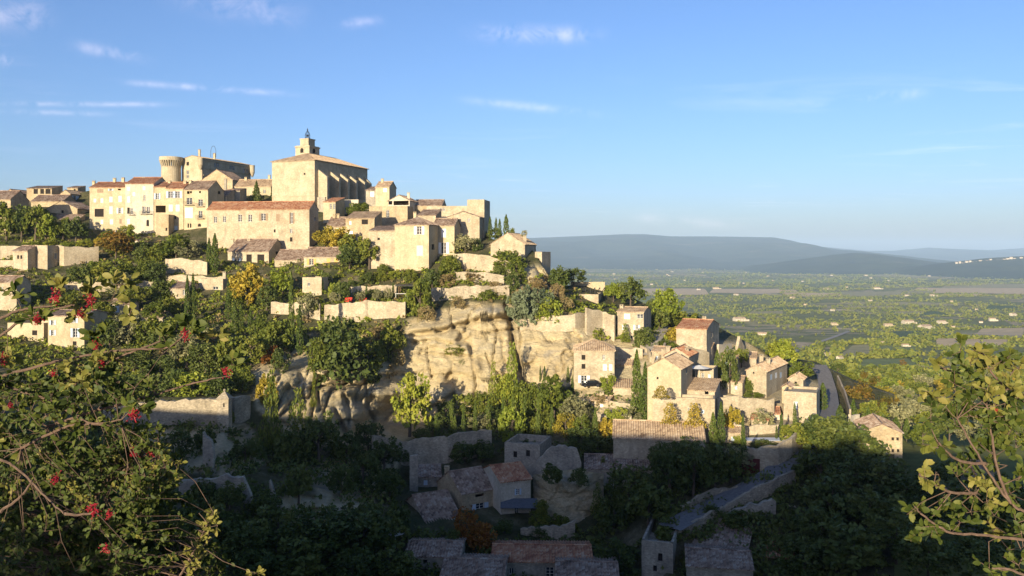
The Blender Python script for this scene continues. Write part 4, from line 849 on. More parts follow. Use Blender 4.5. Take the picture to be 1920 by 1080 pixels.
bld('roofless ruin with empty windows above the white shaded house','the roofless ruin',946,1012,1034,884,834,18,'f',None,'grey','t_brown',[(966,852,6,10,'d'),(990,850,6,10,'d')],[(1024,850,4,8,'d')],d=157,cat='ruin',name='roofless_ruin')
wall('rounded ruin wall with a dark window', [(1005,870,925),(1030,842,920),(1060,836,915),(1082,842,912),(1090,865,910)], 'grey', .9, .3, d=152)
wall('lone stone pillar of a ruin in the shade', [(768,853,912),(783,853,912)], 'grey', .8, .1, d=150)
wall('low round garden wall before the white shaded house', [(976,993,1020),(1010,990,1020),(1050,985,1014),(1078,980,1008)], 'drywall', .6, d=139)
wall('curved retaining wall with a garage door beside the road', [(1392,838,880),(1420,840,884),(1460,836,880),(1485,822,866),(1505,800,845),(1530,775,815)], 'pale', .6, .05, name='road_wall')
wall('parapet wall along the outer edge of the lower road', [(1262,998,1012),(1330,965,985),(1400,925,950),(1460,895,925),(1492,880,905)], 'drywall', .5)
wall('bank wall on the inner side of the lower road', [(1280,948,962),(1330,920,938),(1384,912,922)], 'drywall', .5)
bld('roofless ruined stone tower at the foot of the road','the ruined tower',1203,1262,1292,1085,1018,17,'f',None,'grey','t_brown',[(1238,1045,7,13,'d'),(1228,1066,6,10,'d')],d=124,cat='ruin',name='ruined_tower')
wall('big ruined retaining wall under the road', [(1340,975,1010),(1400,950,1010),(1418,942,1005),(1455,940,1003)], 'grey', .8, .3, d=134)
wall('broken terrace walls right of the ruin', [(1460,955,1000),(1480,950,985),(1503,955,975)], 'grey', .6, .4, d=136)
wall('lane wall with a flat top beside the steep lane', [(1200,648,662),(1213,655,668),(1218,672,680)], 'pale', .5)
wall('garden wall with brick-red patches below the annex', [(1345,745,790),(1385,742,790),(1400,748,788),(1452,748,785)], 'pale', .5)
wall('spur wall with rubble below the red-roofed spur house', [(1240,655,690),(1290,650,700),(1330,660,700)], 'pale', .6)
wall('white lane wall right of the spur house', [(1348,648,676),(1372,645,672)], 'white', .5)
wall('pointed wall stub on the ridge', [(1383,655,668),(1388,632,666),(1396,650,662)], 'pale', .7)
wall('arched ruin wall in the dark ravine', [(335,905,980),(385,897,970),(425,893,960),(455,896,950),(470,925,970),(478,980,1010)], 'grey', .8, .2, d=124)
wall('second leaning ruin wall in the dark ravine', [(505,900,950),(515,930,975),(524,965,1000)], 'grey', .8, .2, d=126)
wall('buttress of rubble against the rampart rock', [(380,812,870),(395,825,880),(400,850,895)], 'grey', .9, .3, d=133)
wall('terrace wall with hedge at the top left', [(0,462,486),(60,460,484),(120,462,500),(185,464,490)], 'pale', .6)
wall('low vine-covered terrace wall in the left gardens', [(310,484,512),(345,486,514),(388,490,516)], 'pale', .5)
wall('long garden wall in the left gardens', [(310,516,528),(360,517,530),(420,519,532)], 'pale', .5)
wall('garden wall above the red berries', [(120,528,545),(180,530,548),(290,528,545)], 'pale', .5)
wall('pale wall in the bushes at the right foot', [(1595,780,802),(1612,776,800)], 'white', .5)
wall('right-hand lane wall beside the road', [(1572,706,720),(1586,735,750),(1596,768,782)], 'pale', .4)
for lab, pts in () and (('ruined wall end at the bottom right in deep shade', [(1560,1050,1090),(1590,1030,1075),(1605,1018,1050)]), ('crumbling pale wall at the bottom right corner', [(1790,1035,1075),(1805,1025,1065),(1830,1050,1085)])): wall(lab, pts, 'grey', .7, .4, d=112)
for lab, pts, mt_ in (('upper garden wall below the cliff-foot house', [(1080,748,762),(1150,752,768),(1195,760,776)], 'pale'), ('lower rock terrace wall left of the big cypresses', [(1120,776,800),(1160,778,804),(1184,780,806)], 'drywall'), ('foundation wall under the big plain house', [(1216,798,816),(1280,796,816),(1332,792,814)], 'pale'), ('terrace wall under the arched garden ruin', [(1342,790,814),(1370,794,818),(1402,800,820)], 'pale'),
    ('pool terrace wall among the small cypresses', [(1400,800,816),(1460,796,812)], 'pale'), ('lane-side wall under the terrace house', [(1474,803,838),(1505,798,828),(1532,788,812)], 'pale'), ('low wall under the parapet house', [(1158,652,668),(1205,655,672)], 'pale'), ('rubble bank wall beside the steep lane', [(1222,690,706),(1240,668,690),(1250,640,656)], 'drywall'), ('garden wall in front of the many-chimney house', [(1392,755,770),(1430,757,772),(1468,757,772)], 'pale')):
    wall(lab, pts, mt_, .5)
bld('roofless garden ruin with one tall arch on the spur','the arched garden ruin',1347,1392,1402,795,750,18,'f',None,'pale','t_red',[(1362,777,13,24,'A')],d=172,L=5,cat='ruin',name='arched_ruin')
bld('small cubic pale house below the spur house','the small cubic house',1303,1338,1350,730,692,22,'f',None,'pale','t_pale',[(1318,704,5,8,'w'),(1330,706,4,7,'cb')],d=178,L=6)
bld('low pale house tucked beside the steep lane','the lane-side cottage',1222,1252,1262,690,660,22,'gx',650,'pale','t_pale',[(1236,672,5,7,'sb')],d=186,L=6)
bld('wide pale lower wing with yellow creeper under the big plain house','the creeper wing',1224,1340,1348,808,748,14,'f',None,'pale','t_pale',[(1250,775,3,4,'d'),(1292,768,4,6,'w'),(1318,772,4,6,'cb')],d=161,L=4)
bld('low tiled cottage on the rock left of the big cypresses','the rock cottage',1152,1184,1190,706,684,14,'gx',674,'pale','t_pale',[(1165,694,4,6,'w'),(1176,694,4,6,'cb')],d=188,L=5)
bld('low tiled house below the stone outbuilding','the lower tiled house',1352,1392,1400,742,716,24,'gx',704,'pale','t_pale',[(1368,726,4,6,'w'),(1380,727,4,6,'cb')],d=181,L=6)
bld('small tiled outhouse between outbuilding and lane','the lane outhouse',1478,1506,1516,730,712,26,'gy',702,'pale','t_pale',[(1492,719,4,6,'d')],d=192,L=5)
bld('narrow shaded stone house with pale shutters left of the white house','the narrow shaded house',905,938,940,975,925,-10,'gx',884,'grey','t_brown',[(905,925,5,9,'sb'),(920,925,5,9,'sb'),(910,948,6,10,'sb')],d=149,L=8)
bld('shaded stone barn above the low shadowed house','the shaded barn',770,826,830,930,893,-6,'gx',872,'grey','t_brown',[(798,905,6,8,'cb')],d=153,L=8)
for (lab, nk, x0_, x1_, yb_, ye_, yr_, dd_, rm2, wl) in (
    ('small tiled house above the middle red-roofed house', 'the upper tiled house', 1300, 1334, 672, 652, 643, 199, 't_pale', [(1312,661,4,6,'w'), (1324,661,4,6,'cb')]),
    ('small house with pale roof left of the stone outbuilding', 'the outbuilding cottage', 1352, 1384, 694, 672, 662, 199, 't_pale', [(1362,682,4,6,'cb'), (1374,682,4,6,'w')]),
    ('tiny tiled house right of the arched garden ruin', 'the tiny tiled house', 1408, 1440, 812, 788, 777, 166, 't_red', [(1418,799,4,6,'w'), (1431,799,4,6,'cb')]),
    ('low pale house beside the pool terrace', 'the pool house', 1476, 1510, 838, 812, 802, 158, 't_pale', [(1486,824,5,7,'w'), (1499,823,5,7,'cb')]),
    ('low tiled shed under the cliff-foot house', 'the cliff-foot shed', 1104, 1140, 772, 752, 742, 175, 't_pale', [(1114,762,5,7,'d'), (1128,762,5,7,'cw')]),
    ('tiled cottage on the lower terrace of the spur', 'the lower terrace cottage', 1346, 1390, 836, 812, 800, 160, 't_pale', [(1358,824,5,7,'w'), (1374,823,5,7,'cb')])):
    bld(lab, nk, x0_, x1_, x1_ + 9, yb_, ye_, 24, 'gx', yr_, 'pale', rm2, wl, d=dd_, L=5.5, chim=[((x0_ + x1_) / 2 + 6, yr_ - 4, 5)])
# watch turret on the rampart
c = ground(421, 797); c = P(421, 768, 149.5); o = empty('watch_turret', c); tag(o, 'little square watch turret with pointed stone cap on the rampart', 'turret')
q = MB(); q.box((-1, -1, -3.2), (2, 0, 0), (0, 2, 0), (0, 0, 5.2)); q.build('wall', M['drywall'], o)
q = MB(); q.add([(-1.2, -1.2, 2.003), (1.2, -1.2, 2.003), (1.2, 1.2, 2.003), (-1.2, 1.2, 2.003), (0, 0, 3.3)], [(0, 1, 4), (1, 2, 4), (2, 3, 4), (3, 0, 4), (3, 2, 1, 0)]); lathe(q, (0, 0, 3.2), [(.02, 0), (.22, .12), (.25, .25), (.12, .42), (.01, .46)], 8); q.build('cap', M['drywall'], o)
q = MB(); q.quad((.1, -1.006, 0.6), (.35, -1.006, 0.6), (.35, -1.006, 1.3), (.1, -1.006, 1.3)); q.build('slit', M['dark'], o)
# rock outcrop of the ruin in the hamlet
rk = []; nxr, nyr = 96, 76
for j in range(nyr):
    for i in range(nxr):
        px = 1000 + 132 * i / (nxr - 1); py = 1012 - (1012 - (880 + 18 * abs(i / (nxr - 1) - .55))) * j / (nyr - 1)
        D = 145 + 4 * j / nyr - 3.0 * math.sin(math.pi * i / (nxr - 1)) ** .5; p = P(px, py, D)
        w_ = float(fbm(np.array(p.x * .2), np.array(p.z * .2), np.array(0.), 3, 8)); la = math.floor(p.z * .62 + p.x * .03 + w_ * 3); hs_ = lambda a, b_: (math.sin(a * 127.1 + b_ * 311.7) * 43758.5453) % 1.0
        co = math.floor(p.x * .3 + w_ * 3 + hs_(la, 2.) * 3); s_ = hs_(la, 7.) * 1.1 + hs_(la, co) * .8 + float(fbm(np.array(p.x * .9), np.array(p.z * 1.2), np.array(0.), 4, 9)) * 1.1
        rk.append(P(px, py, D + s_))
tag(link('rock_outcrop', np_mesh('rock_outcrop', rk, grid_faces(nyr, nxr), None, {'rock': np.ones(len(rk))})), 'layered sandstone outcrop carrying the ruin in the hamlet', 'rock'); bpy.data.objects['rock_outcrop'].data.materials.append(hill.data.materials[0])
# roads on the hill
strip('road', [(1255,1000),(1300,975),(1380,935),(1450,895),(1500,862),(1535,820),(1556,780),(1552,740),(1542,704),(1534,690)], 4.2, M['asphalt'], lambda x, y: ground(x, y), 0.9)
strip('lane', [(1208,672),(1225,645),(1240,622)], 3.6, M['lane'], lambda x, y: ground(x, y), 0.8)
# ------------------------------------------------------------------ trees and shrubs
rs = np.random.RandomState(7)
def leaf_cards(c, size, rs, flat=0.0, aspect=1.6):
    """quads round centres c (n,3) with random orientation; returns verts (n*4,3)"""
    n = len(c); a = rs.normal(size=(n, 3)); a[:, 2] *= (1 - flat); a /= np.linalg.norm(a, axis=1)[:, None] + 1e-9
    t = rs.normal(size=(n, 3)); t -= a * (t * a).sum(1)[:, None]; t /= np.linalg.norm(t, axis=1)[:, None] + 1e-9; b = np.cross(a, t)
    s = (size * rs.uniform(.6, 1.35, n))[:, None]; t = t * s * aspect / 2; b = b * s / 2
    return np.stack([c - t, c - b * .9, c + t, c + b * .9], 1).reshape(-1, 3)
def crown_mesh(name, mat, shape, seed, nl=1500):
    r = np.random.RandomState(seed); n = nl
    if shape == 'round' or shape == 'bush' or shape == 'pine':
        nc = int(r.uniform(26, 58)); th = r.uniform(0, 2 * np.pi, nc); cz = r.uniform(-0.75, 1, nc) if shape != 'pine' else r.uniform(-.35, 1, nc); rr_ = np.sqrt(1 - cz ** 2 * .98); rad = r.uniform(.5, .96, nc)
        cc = np.stack([np.cos(th) * rr_ * rad, np.sin(th) * rr_ * rad, cz * rad], 1); cr = r.uniform(.12, .34, nc)
        k = r.randint(0, nc, n); d = r.normal(size=(n, 3)); d /= np.linalg.norm(d, axis=1)[:, None]; c = cc[k] + d * (cr[k] * r.uniform(.45, 1.0, n) ** .5)[:, None]
        lvc = r.uniform(0, 1, nc); lv = np.clip(lvc[k] * .55 + r.uniform(0, .45, n), 0, 1)
        c[:, 2] = (c[:, 2] + 1) / 2; c[:, :2] *= .5
        if shape == 'bush': c[:, 2] = np.clip(c[:, 2] * 1.15 - .15, -.04, 1)
        size = r.uniform(.046, .066)
    elif shape == 'cyp':
        z = r.uniform(0, 1, n) ** .9; prof = np.minimum(1, (z + .02) / .18) ** .5 * (1 - z ** 2.6) ** .8; a = r.uniform(0, 2 * np.pi, n); lump = .82 + .18 * np.sin(a * 3 + z * 23 + seed)
        q = .5 * prof * lump * r.uniform(.72, 1.03, n); c = np.stack([np.cos(a) * q, np.sin(a) * q, z], 1); lv = np.clip(r.uniform(0, 1, n) * .7 + .3 * (np.sin(a * 3 + z * 23) * .5 + .5), 0, 1); size = .075
    elif shape == 'cone':
        z = r.uniform(0, 1, n) ** 1.3; a = r.uniform(0, 2 * np.pi, n); tier = .75 + .25 * np.abs(np.sin(z * 22)); q = .5 * (1 - z) ** .85 * tier * r.uniform(.4, 1.02, n)
        c = np.stack([np.cos(a) * q, np.sin(a) * q, z - .05 * q], 1); lv = r.uniform(0, 1, n); size = .055
    elif shape == 'sheet':   # creeper hanging on rock or wall: thin in y
        x = r.uniform(-.5, .5, n); z = r.uniform(0, 1, n); keep = (np.abs(x) < .5 * (1 - .75 * z) * (0.75 + .5 * vnoise(z * 6, x * 0 + seed, 0, 3))); x = x[keep]; z = z[keep]; n = len(x)
        c = np.stack([x, -r.uniform(0, .16, n) - .25 * (1 - z) * r.uniform(0, 1, n), z], 1); lv = r.uniform(0, 1, n); size = .05
    v = leaf_cards(c, size, r); f = np.arange(len(c) * 4).reshape(-1, 4)
    if shape == 'cyp':     # flatten the leaves upwards for tall scaling
        v = v.reshape(-1, 4, 3); m_ = v.mean(1, keepdims=True); v = m_ + (v - m_) * np.array([1.25, 1.25, .45]); v = v.reshape(-1, 3)
    return np_mesh(name, v, f, mat, {'lv': np.repeat(lv, 4)})
SHAPES = {'broad': ('round', 'broad', .07), 'lime': ('round', 'lime', .06), 'dark': ('round', 'dark', .05), 'yellow': ('round', 'yellow', .07), 'olive': ('round', 'olive', .10), 'rust': ('round', 'autumn', .05),
          'pine': ('pine', 'lime', .26), 'cyp': ('cyp', 'cypress', .03), 'conifer': ('cone', 'dark', .06), 'bush': ('bush', 'broad', 0), 'dbush': ('bush', 'dark', 0), 'lbush': ('bush', 'lime', 0), 'obush': ('bush', 'olive', 0),
          'scrub': ('bush', 'scrub', 0), 'rbush': ('bush', 'rust', 0), 'ybush': ('bush', 'yellow', 0), 'cactus': ('bush', 'cactus', 0), 'ivy': ('sheet', 'lime', 0), 'divy': ('sheet', 'broad', 0), 'yivy': ('sheet', 'yellow', 0)}
WORDS = {'broad': ('green leafy tree', 'tree'), 'lime': ('bright green tree', 'tree'), 'dark': ('dark green evergreen tree', 'tree'), 'yellow': ('yellowing tree', 'tree'), 'olive': ('grey-green olive tree', 'tree'), 'rust': ('rust-tinged autumn tree', 'tree'),
         'pine': ('bright umbrella pine', 'tree'), 'cyp': ('narrow dark cypress', 'cypress'), 'conifer': ('dark pointed conifer', 'tree'), 'bush': ('green leafy bush', 'bush'), 'dbush': ('dark green bush', 'bush'), 'lbush': ('bright green clipped bush', 'bush'), 'obush': ('grey-green bush', 'bush'),
         'scrub': ('dry brownish scrub bush', 'bush'), 'rbush': ('orange-red autumn bush', 'bush'), 'ybush': ('yellow-green bush', 'bush'), 'cactus': ('pale grey-green spiky shrub', 'shrub'), 'ivy': ('bright creeper hanging on the stone', 'creeper'), 'divy': ('green creeper on the rock', 'creeper'), 'yivy': ('yellow autumn creeper on the wall', 'creeper')}
CROWN = {}
def crown(kind, k):
    sh, g, _ = SHAPES[kind]; key = (sh, g, k % 4)
    if key not in CROWN: CROWN[key] = crown_mesh('crown', G[g], sh, 100 + 17 * (k % 4) + len(CROWN), 1900 if sh in ('round', 'bush', 'pine') else 1500)
    return CROWN[key]
TRUNK = []
for k in range(3):
    r = random.Random(k); q = MB(); q.tube([(0, 0, -.12), (.01, .01, .25), (.02 * r.uniform(-1, 1), .02, .6), (.03, 0, .95)], [.05, .04, .03, .012], 7)
    for i in range(5):
        a = i * 1.3 + k; z0 = .3 + .1 * i; q.tube([(0.01, 0, z0), (.14 * math.cos(a), .14 * math.sin(a), z0 + .15), (.3 * math.cos(a), .3 * math.sin(a), z0 + .26)], [.022, .015, .005], 5)
    me = q.mesh('trunk'); me.materials.append(M['bark']); TRUNK.append(me)
TREES = []; tcount = [0]
def tree(px, py, hp, wp, kind, d=None, base=None):
    """stands with its foot at ground pixel (px, py); hp, wp its size in pixels there"""
    p = base if base is not None else (P(px, py, d) if d else ground(px, py)); s = p.y / F; h = hp * s; wd = wp * s; i = tcount[0]; tcount[0] += 1; tf = SHAPES[kind][2]; r = random.Random(i)
    word, cat = WORDS[kind]; o = empty(word.split()[-1] if cat == 'tree' else cat, p); o.name = {'tree': 'tree', 'cypress': 'cypress_tree', 'bush': 'bush', 'shrub': 'shrub', 'creeper': 'creeper'}[cat]
    c = link('crown', crown(kind, i), o); c.location = (0, 0, h * tf * .8 - (0.15 * h if tf == 0 and cat != 'creeper' else 0)); c.scale = (wd, wd if cat != 'creeper' else 5.0, h * (1 - tf * .8) * (1.12 if tf == 0 else 1)); c.rotation_euler = (0, 0, r.uniform(0, 6.28) if cat != 'creeper' else 0)
    if cat != 'creeper':
        t = link('trunk' if cat != 'bush' and cat != 'shrub' else 'stem', TRUNK[i % 3], o); tw_ = max(.9, min(wd, h * .8)); t.scale = (tw_ * (.9 if kind != 'cyp' else 1.0), tw_ * .9, h * (.72 if kind != 'cyp' else .8))
    o['category'] = cat; TREES.append((o, px, py, hp, wp, word, cat)); return o
T = """12 452 72 56 broad;40 452 66 44 dark;66 453 74 52 broad;85 454 56 40 lime;118 452 44 34 broad;142 453 46 44 dark;217 484 50 64 rust;236 449 30 34 lime;206 455 28 36 bush;330 484 46 60 broad;352 486 38 46 olive;300 486 34 44 bush;270 486 30 40 dbush
160 462 13 34 lbush;130 463 11 34 lbush;95 462 10 36 lbush;60 462 10 36 lbush;185 462 18 20 ybush;10 480 20 30 obush
150 545 50 50 dark;178 530 40 44 broad;205 542 52 60 broad;240 534 46 56 bush;268 528 44 50 broad;292 532 40 46 dark;225 560 46 54 olive;175 572 36 44 bush;255 575 42 50 broad;300 560 38 44 dbush;130 585 40 46 bush;195 600 40 48 broad
318 590 34 40 bush;290 605 40 50 broad;275 650 60 60 broad;240 650 66 64 olive;205 655 56 56 dark;330 650 60 60 broad;305 665 50 60 dark;370 660 60 56 bush;350 690 70 70 olive;395 660 50 46 olive;180 690 50 60 dark;250 700 50 66 dark;300 712 50 70 dbush;385 705 64 70 dark;430 700 70 60 broad;470 690 66 60 broad;440 725 40 46 lbush;330 742 50 60 dbush;360 742 46 70 lbush;290 742 40 60 dbush;250 742 44 60 dark;410 742 44 60 dbush;455 730 40 50 bush
351 612 96 13 cyp;362 608 95 15 cyp;392 512 66 13 cyp;403 512 74 18 cyp;440 625 60 16 cyp;452 622 52 14 cyp;470 628 48 13 cyp;483 630 42 12 cyp;430 560 46 12 cyp;546 660 152 14 cyp;562 668 96 15 cyp;577 585 30 10 cyp;428 600 50 15 cyp
464 575 76 62 yellow;500 582 46 40 dark;530 556 56 46 lime;440 580 40 34 broad;575 600 50 40 olive;595 592 40 34 bush;520 660 60 56 broad;495 640 52 50 bush;525 690 40 40 dbush;508 678 34 38 rbush
640 708 120 118 dbush;600 690 60 50 bush;690 690 56 60 bush;735 672 72 64 bush;718 640 34 44 scrub;745 688 40 34 scrub;670 706 40 40 scrub;700 716 24 28 dbush;730 708 26 30 scrub;615 645 40 36 broad
610 470 44 46 yellow;640 476 48 52 yellow;660 490 52 50 broad;692 505 62 50 broad;655 508 50 48 dark;680 408 28 50 broad;665 404 24 34 bush;481 382 42 28 conifer;513 376 36 17 conifer;530 376 26 10 conifer
720 512 18 26 bush;770 500 28 24 ivy;742 416 24 26 ivy;758 418 20 22 lbush;845 520 42 46 bush;810 540 36 40 dbush;868 436 30 28 lime;822 410 14 14 bush;872 474 34 44 olive;893 470 24 24 dbush;843 413 13 4 cyp;800 385 12 16 obush;870 403 8 26 obush
640 562 34 36 dbush;660 540 18 30 dbush;690 530 20 36 dbush;625 560 30 20 lbush;612 540 30 24 dbush;715 525 18 30 bush;740 522 16 26 lbush;770 528 24 30 bush;700 556 14 40 dbush;628 570 22 22 olive;676 566 20 20 olive;707 565 22 20 olive;727 563 24 18 olive;655 560 34 7 cyp;687 560 26 6 cyp;737 556 26 6 cyp;603 552 34 10 cyp
788 592 72 50 bush;775 580 40 36 lime;800 600 30 40 scrub;840 535 22 40 scrub;890 528 20 40 scrub;930 548 20 50 scrub;915 560 18 34 bush;860 575 20 34 scrub;950 502 36 60 bush;968 520 40 40 bush;960 548 44 30 dbush;935 520 22 30 dbush;985 560 26 50 scrub;1005 540 20 40 scrub
985 596 62 56 cactus;1010 585 48 56 cactus;965 590 44 36 cactus;1028 596 40 54 lbush;1045 560 30 30 scrub;1060 580 24 36 scrub;850 662 18 40 bush;865 686 14 16 obush
919 446 40 9 cyp;930 442 34 8 cyp;937 442 32 8 cyp;949 444 42 13 cyp;928 447 22 30 dbush;960 442 16 14 bush;983 444 14 12 obush
1076 532 30 54 dark;1048 545 46 40 dark;1060 535 30 30 dark;1182 578 58 60 dark;1150 566 36 36 lime;1255 612 72 60 lime;1280 622 40 56 broad;1300 618 30 44 dark;1225 600 40 30 dark;1236 620 40 40 dark;1127 600 22 44 lbush;1058 556 26 5 cyp
1206 650 36 42 dbush;1172 640 30 20 ivy;1190 622 22 36 bush;1275 640 30 56 ybush;1300 640 30 34 bush;1313 640 24 6 cyp;1250 655 20 40 bush;1260 664 22 30 bush;1368 738 88 40 dark;1345 706 50 15 cyp;1355 715 40 26 bush;1330 712 24 30 lbush;1470 690 54 50 lime;1455 680 40 40 broad;1498 722 48 56 broad;1487 738 20 36 olive;1412 746 14 46 bush;1400 735 30 24 bush;1390 690 40 30 broad;1372 772 24 24 ybush
1430 802 38 56 obush;1370 815 54 40 ybush;1337 845 72 19 cyp;1352 842 88 19 cyp;1393 838 62 9 cyp;1465 830 56 9 cyp;1490 806 52 9 cyp;1456 824 26 6 cyp;1543 772 54 20 cyp;1430 838 14 50 dbush;1384 834 20 20 lbush;1395 885 72 16 cyp
1194 778 122 24 cyp;1210 792 112 22 cyp;1139 734 38 34 lbush;1126 760 20 40 scrub;1180 795 34 50 obush;1100 800 30 40 obush;1150 800 40 40 lbush
960 765 110 40 ivy;925 765 80 26 ivy;950 760 60 44 lime;985 770 60 50 broad;905 780 50 46 broad;1038 790 84 72 broad;1075 798 56 60 olive;1005 780 60 50 bush;870 790 56 50 broad;835 800 50 40 dark;960 824 62 54 lbush;1020 812 40 44 bush;1060 815 44 44 ybush;1090 818 46 44 bush;1140 825 42 50 ybush;1165 800 36 34 lime;900 808 30 50 olive;925 800 40 46 dbush;1000 815 34 40 bush;820 815 40 46 dark;850 835 20 30 bush;790 838 36 40 dark
846 816 66 10 cyp;869 826 68 10 cyp;891 818 66 10 cyp;916 812 66 10 cyp;943 808 66 10 cyp;962 806 68 11 cyp;984 814 74 11 cyp;1009 826 78 11 cyp;1035 818 60 11 cyp;1013 722 36 5 cyp;1021 722 36 7 cyp;1065 722 36 7 cyp;818 832 58 11 cyp;853 822 44 9 cyp;1116 832 66 14 cyp;1073 735 30 6 cyp
768 818 118 78 lime;510 850 140 50 divy;560 850 110 60 divy;540 870 60 60 dbush;500 760 60 40 ybush;597 872 100 80 dark;590 760 60 12 ivy;690 850 60 60 dark;650 870 60 60 dark;720 890 70 70 dark;680 910 70 70 dbush;640 930 60 50 dark;560 940 66 56 dark;755 870 30 30 dark;430 790 24 20 bush;340 860 56 50 dark;385 850 50 40 dark;460 870 50 60 dark;730 940 60 60 dark
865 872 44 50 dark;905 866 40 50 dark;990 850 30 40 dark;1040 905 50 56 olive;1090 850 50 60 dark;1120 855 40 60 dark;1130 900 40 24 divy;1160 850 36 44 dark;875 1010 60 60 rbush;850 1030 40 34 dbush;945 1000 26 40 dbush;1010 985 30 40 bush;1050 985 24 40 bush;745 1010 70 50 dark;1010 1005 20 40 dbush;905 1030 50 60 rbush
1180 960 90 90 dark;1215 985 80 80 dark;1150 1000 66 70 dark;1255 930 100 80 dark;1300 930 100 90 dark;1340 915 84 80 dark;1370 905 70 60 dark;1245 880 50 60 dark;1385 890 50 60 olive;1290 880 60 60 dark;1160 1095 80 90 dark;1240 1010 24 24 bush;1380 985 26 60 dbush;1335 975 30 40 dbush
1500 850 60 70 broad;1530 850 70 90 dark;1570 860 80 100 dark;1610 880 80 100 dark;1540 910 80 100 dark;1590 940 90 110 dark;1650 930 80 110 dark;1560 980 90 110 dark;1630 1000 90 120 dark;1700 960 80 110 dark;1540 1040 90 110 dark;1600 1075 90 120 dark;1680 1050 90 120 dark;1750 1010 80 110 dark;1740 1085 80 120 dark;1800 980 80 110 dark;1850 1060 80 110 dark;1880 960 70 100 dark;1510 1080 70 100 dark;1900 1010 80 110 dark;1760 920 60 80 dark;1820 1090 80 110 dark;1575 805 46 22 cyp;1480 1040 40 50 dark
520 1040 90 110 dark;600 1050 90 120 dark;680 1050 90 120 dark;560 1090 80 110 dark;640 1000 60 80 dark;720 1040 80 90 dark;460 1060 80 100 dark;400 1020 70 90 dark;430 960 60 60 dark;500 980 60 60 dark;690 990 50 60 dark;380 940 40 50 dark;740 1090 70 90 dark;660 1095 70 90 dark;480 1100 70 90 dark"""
for row in T.replace('\n', ';').split(';'):
    a = row.split()
    if len(a) == 5: tree(float(a[0]), float(a[1]), float(a[2]), float(a[3]), a[4])
for (px, py, h, wd) in ((1255, 792, 34, 40), (1300, 800, 40, 44), (1238, 745, 20, 34)): tree(px, py, h, wd, 'yivy', d=159.5)
for (px, py, h, wd, k) in ((1035,900,30,44,'dbush'),(1085,905,30,40,'dbush'),(1015,960,26,30,'bush'),(1120,960,50,30,'divy'),(1065,1000,26,44,'bush')): tree(px, py, h, wd, k, d=142.5)
# right slope beyond the lane: trees on the plain's near edge
rg = random.Random(5); placed = []
for (px, py, h, wd, k) in [(1612,775,66,66,'rust'),(1640,800,60,60,'broad'),(1625,745,50,50,'rust'),(1665,790,56,56,'rust'),(1690,800,50,56,'olive'),(1600,800,60,18,'cyp'),(1628,815,60,16,'cyp'),(1680,822,50,22,'cyp'),(1700,815,40,14,'cyp'),(1655,760,44,50,'yellow'),(1690,760,44,54,'olive'),(1720,790,46,54,'olive'),(1745,810,50,60,'broad'),(1780,820,50,60,'dark'),(1730,830,44,50,'broad'),(1820,830,46,60,'olive'),(1860,840,50,60,'dark'),(1905,830,50,60,'broad'),(1760,775,40,50,'olive'),(1800,780,40,50,'broad'),(1840,790,40,50,'olive'),(1890,785,40,50,'dark'),(1590,722,36,40,'broad'),(1570,705,30,34,'dark')]:
    D = float(np.interp(py, [690, 740, 800, 850], [330, 250, 190, 150])); x = D * (px - 960) / F; tree(px, py, h, wd, k, base=Vector((x, D, -D * (py - HY) / F - 1.0)))
for _ in range(110):
    py = rg.uniform(672, 760); px = rg.uniform(1540 + (py - 672) * .3, 1925); D = Dv(py); 
    if D > 900: continue
    x = D * (px - 960) / F; hm = rg.uniform(4, 8.5); hp = hm * F / D; k = rg.choice(['broad', 'olive', 'broad', 'lime', 'dark', 'olive', 'yellow', 'dark', 'rust' if px < 1700 else 'broad'])
    if 1565 < px < 1690 and 645 < py < 692: continue
    tree(px, py, hp, hp * rg.uniform(.9, 1.4), k, base=Vector((x, D, float(zv(x, D)) - .3)))
# label every plant by where it stands
from collections import defaultdict
grp = defaultdict(list)
for (o, px, py, hp, wp, word, cat) in TREES:
    cy = py - hp * .5; bx, by, nick = min(BUILT, key=lambda q: (q[0] - px) ** 2 + ((q[1] - cy) * 1.2) ** 2)
    dxp, dyp = px - bx, cy - by
    rel = ('left of' if dxp < 0 else 'right of') if abs(dxp) > abs(dyp) else ('above' if dyp < 0 else 'below')
    size = 'small ' if max(hp, wp) < 30 else ('large ' if max(hp, wp) > 70 else '')
    grp[size + word + ' ' + rel + ' ' + nick].append((px, py, o, cat))
ORD = ['leftmost', 'second from left', 'third from left', 'fourth from left', 'fifth from left', 'sixth from left', 'seventh from left', 'eighth from left', 'ninth from left', 'tenth from left'] + ['%dth from left' % i for i in range(11, 60)]
for lab, lst in grp.items():
    lst.sort(key=lambda q: q[0])
    for i, (px, py, o, cat) in enumerate(lst):
        o['label'] = lab if len(lst) == 1 else ORD[i] + ' ' + lab
        o['group'] = {'tree': 'trees on the village hill', 'cypress': 'cypresses on the village hill', 'bush': 'bushes among the houses', 'shrub': 'spiky shrubs on the cliff top', 'creeper': 'creepers on stone'}[cat]
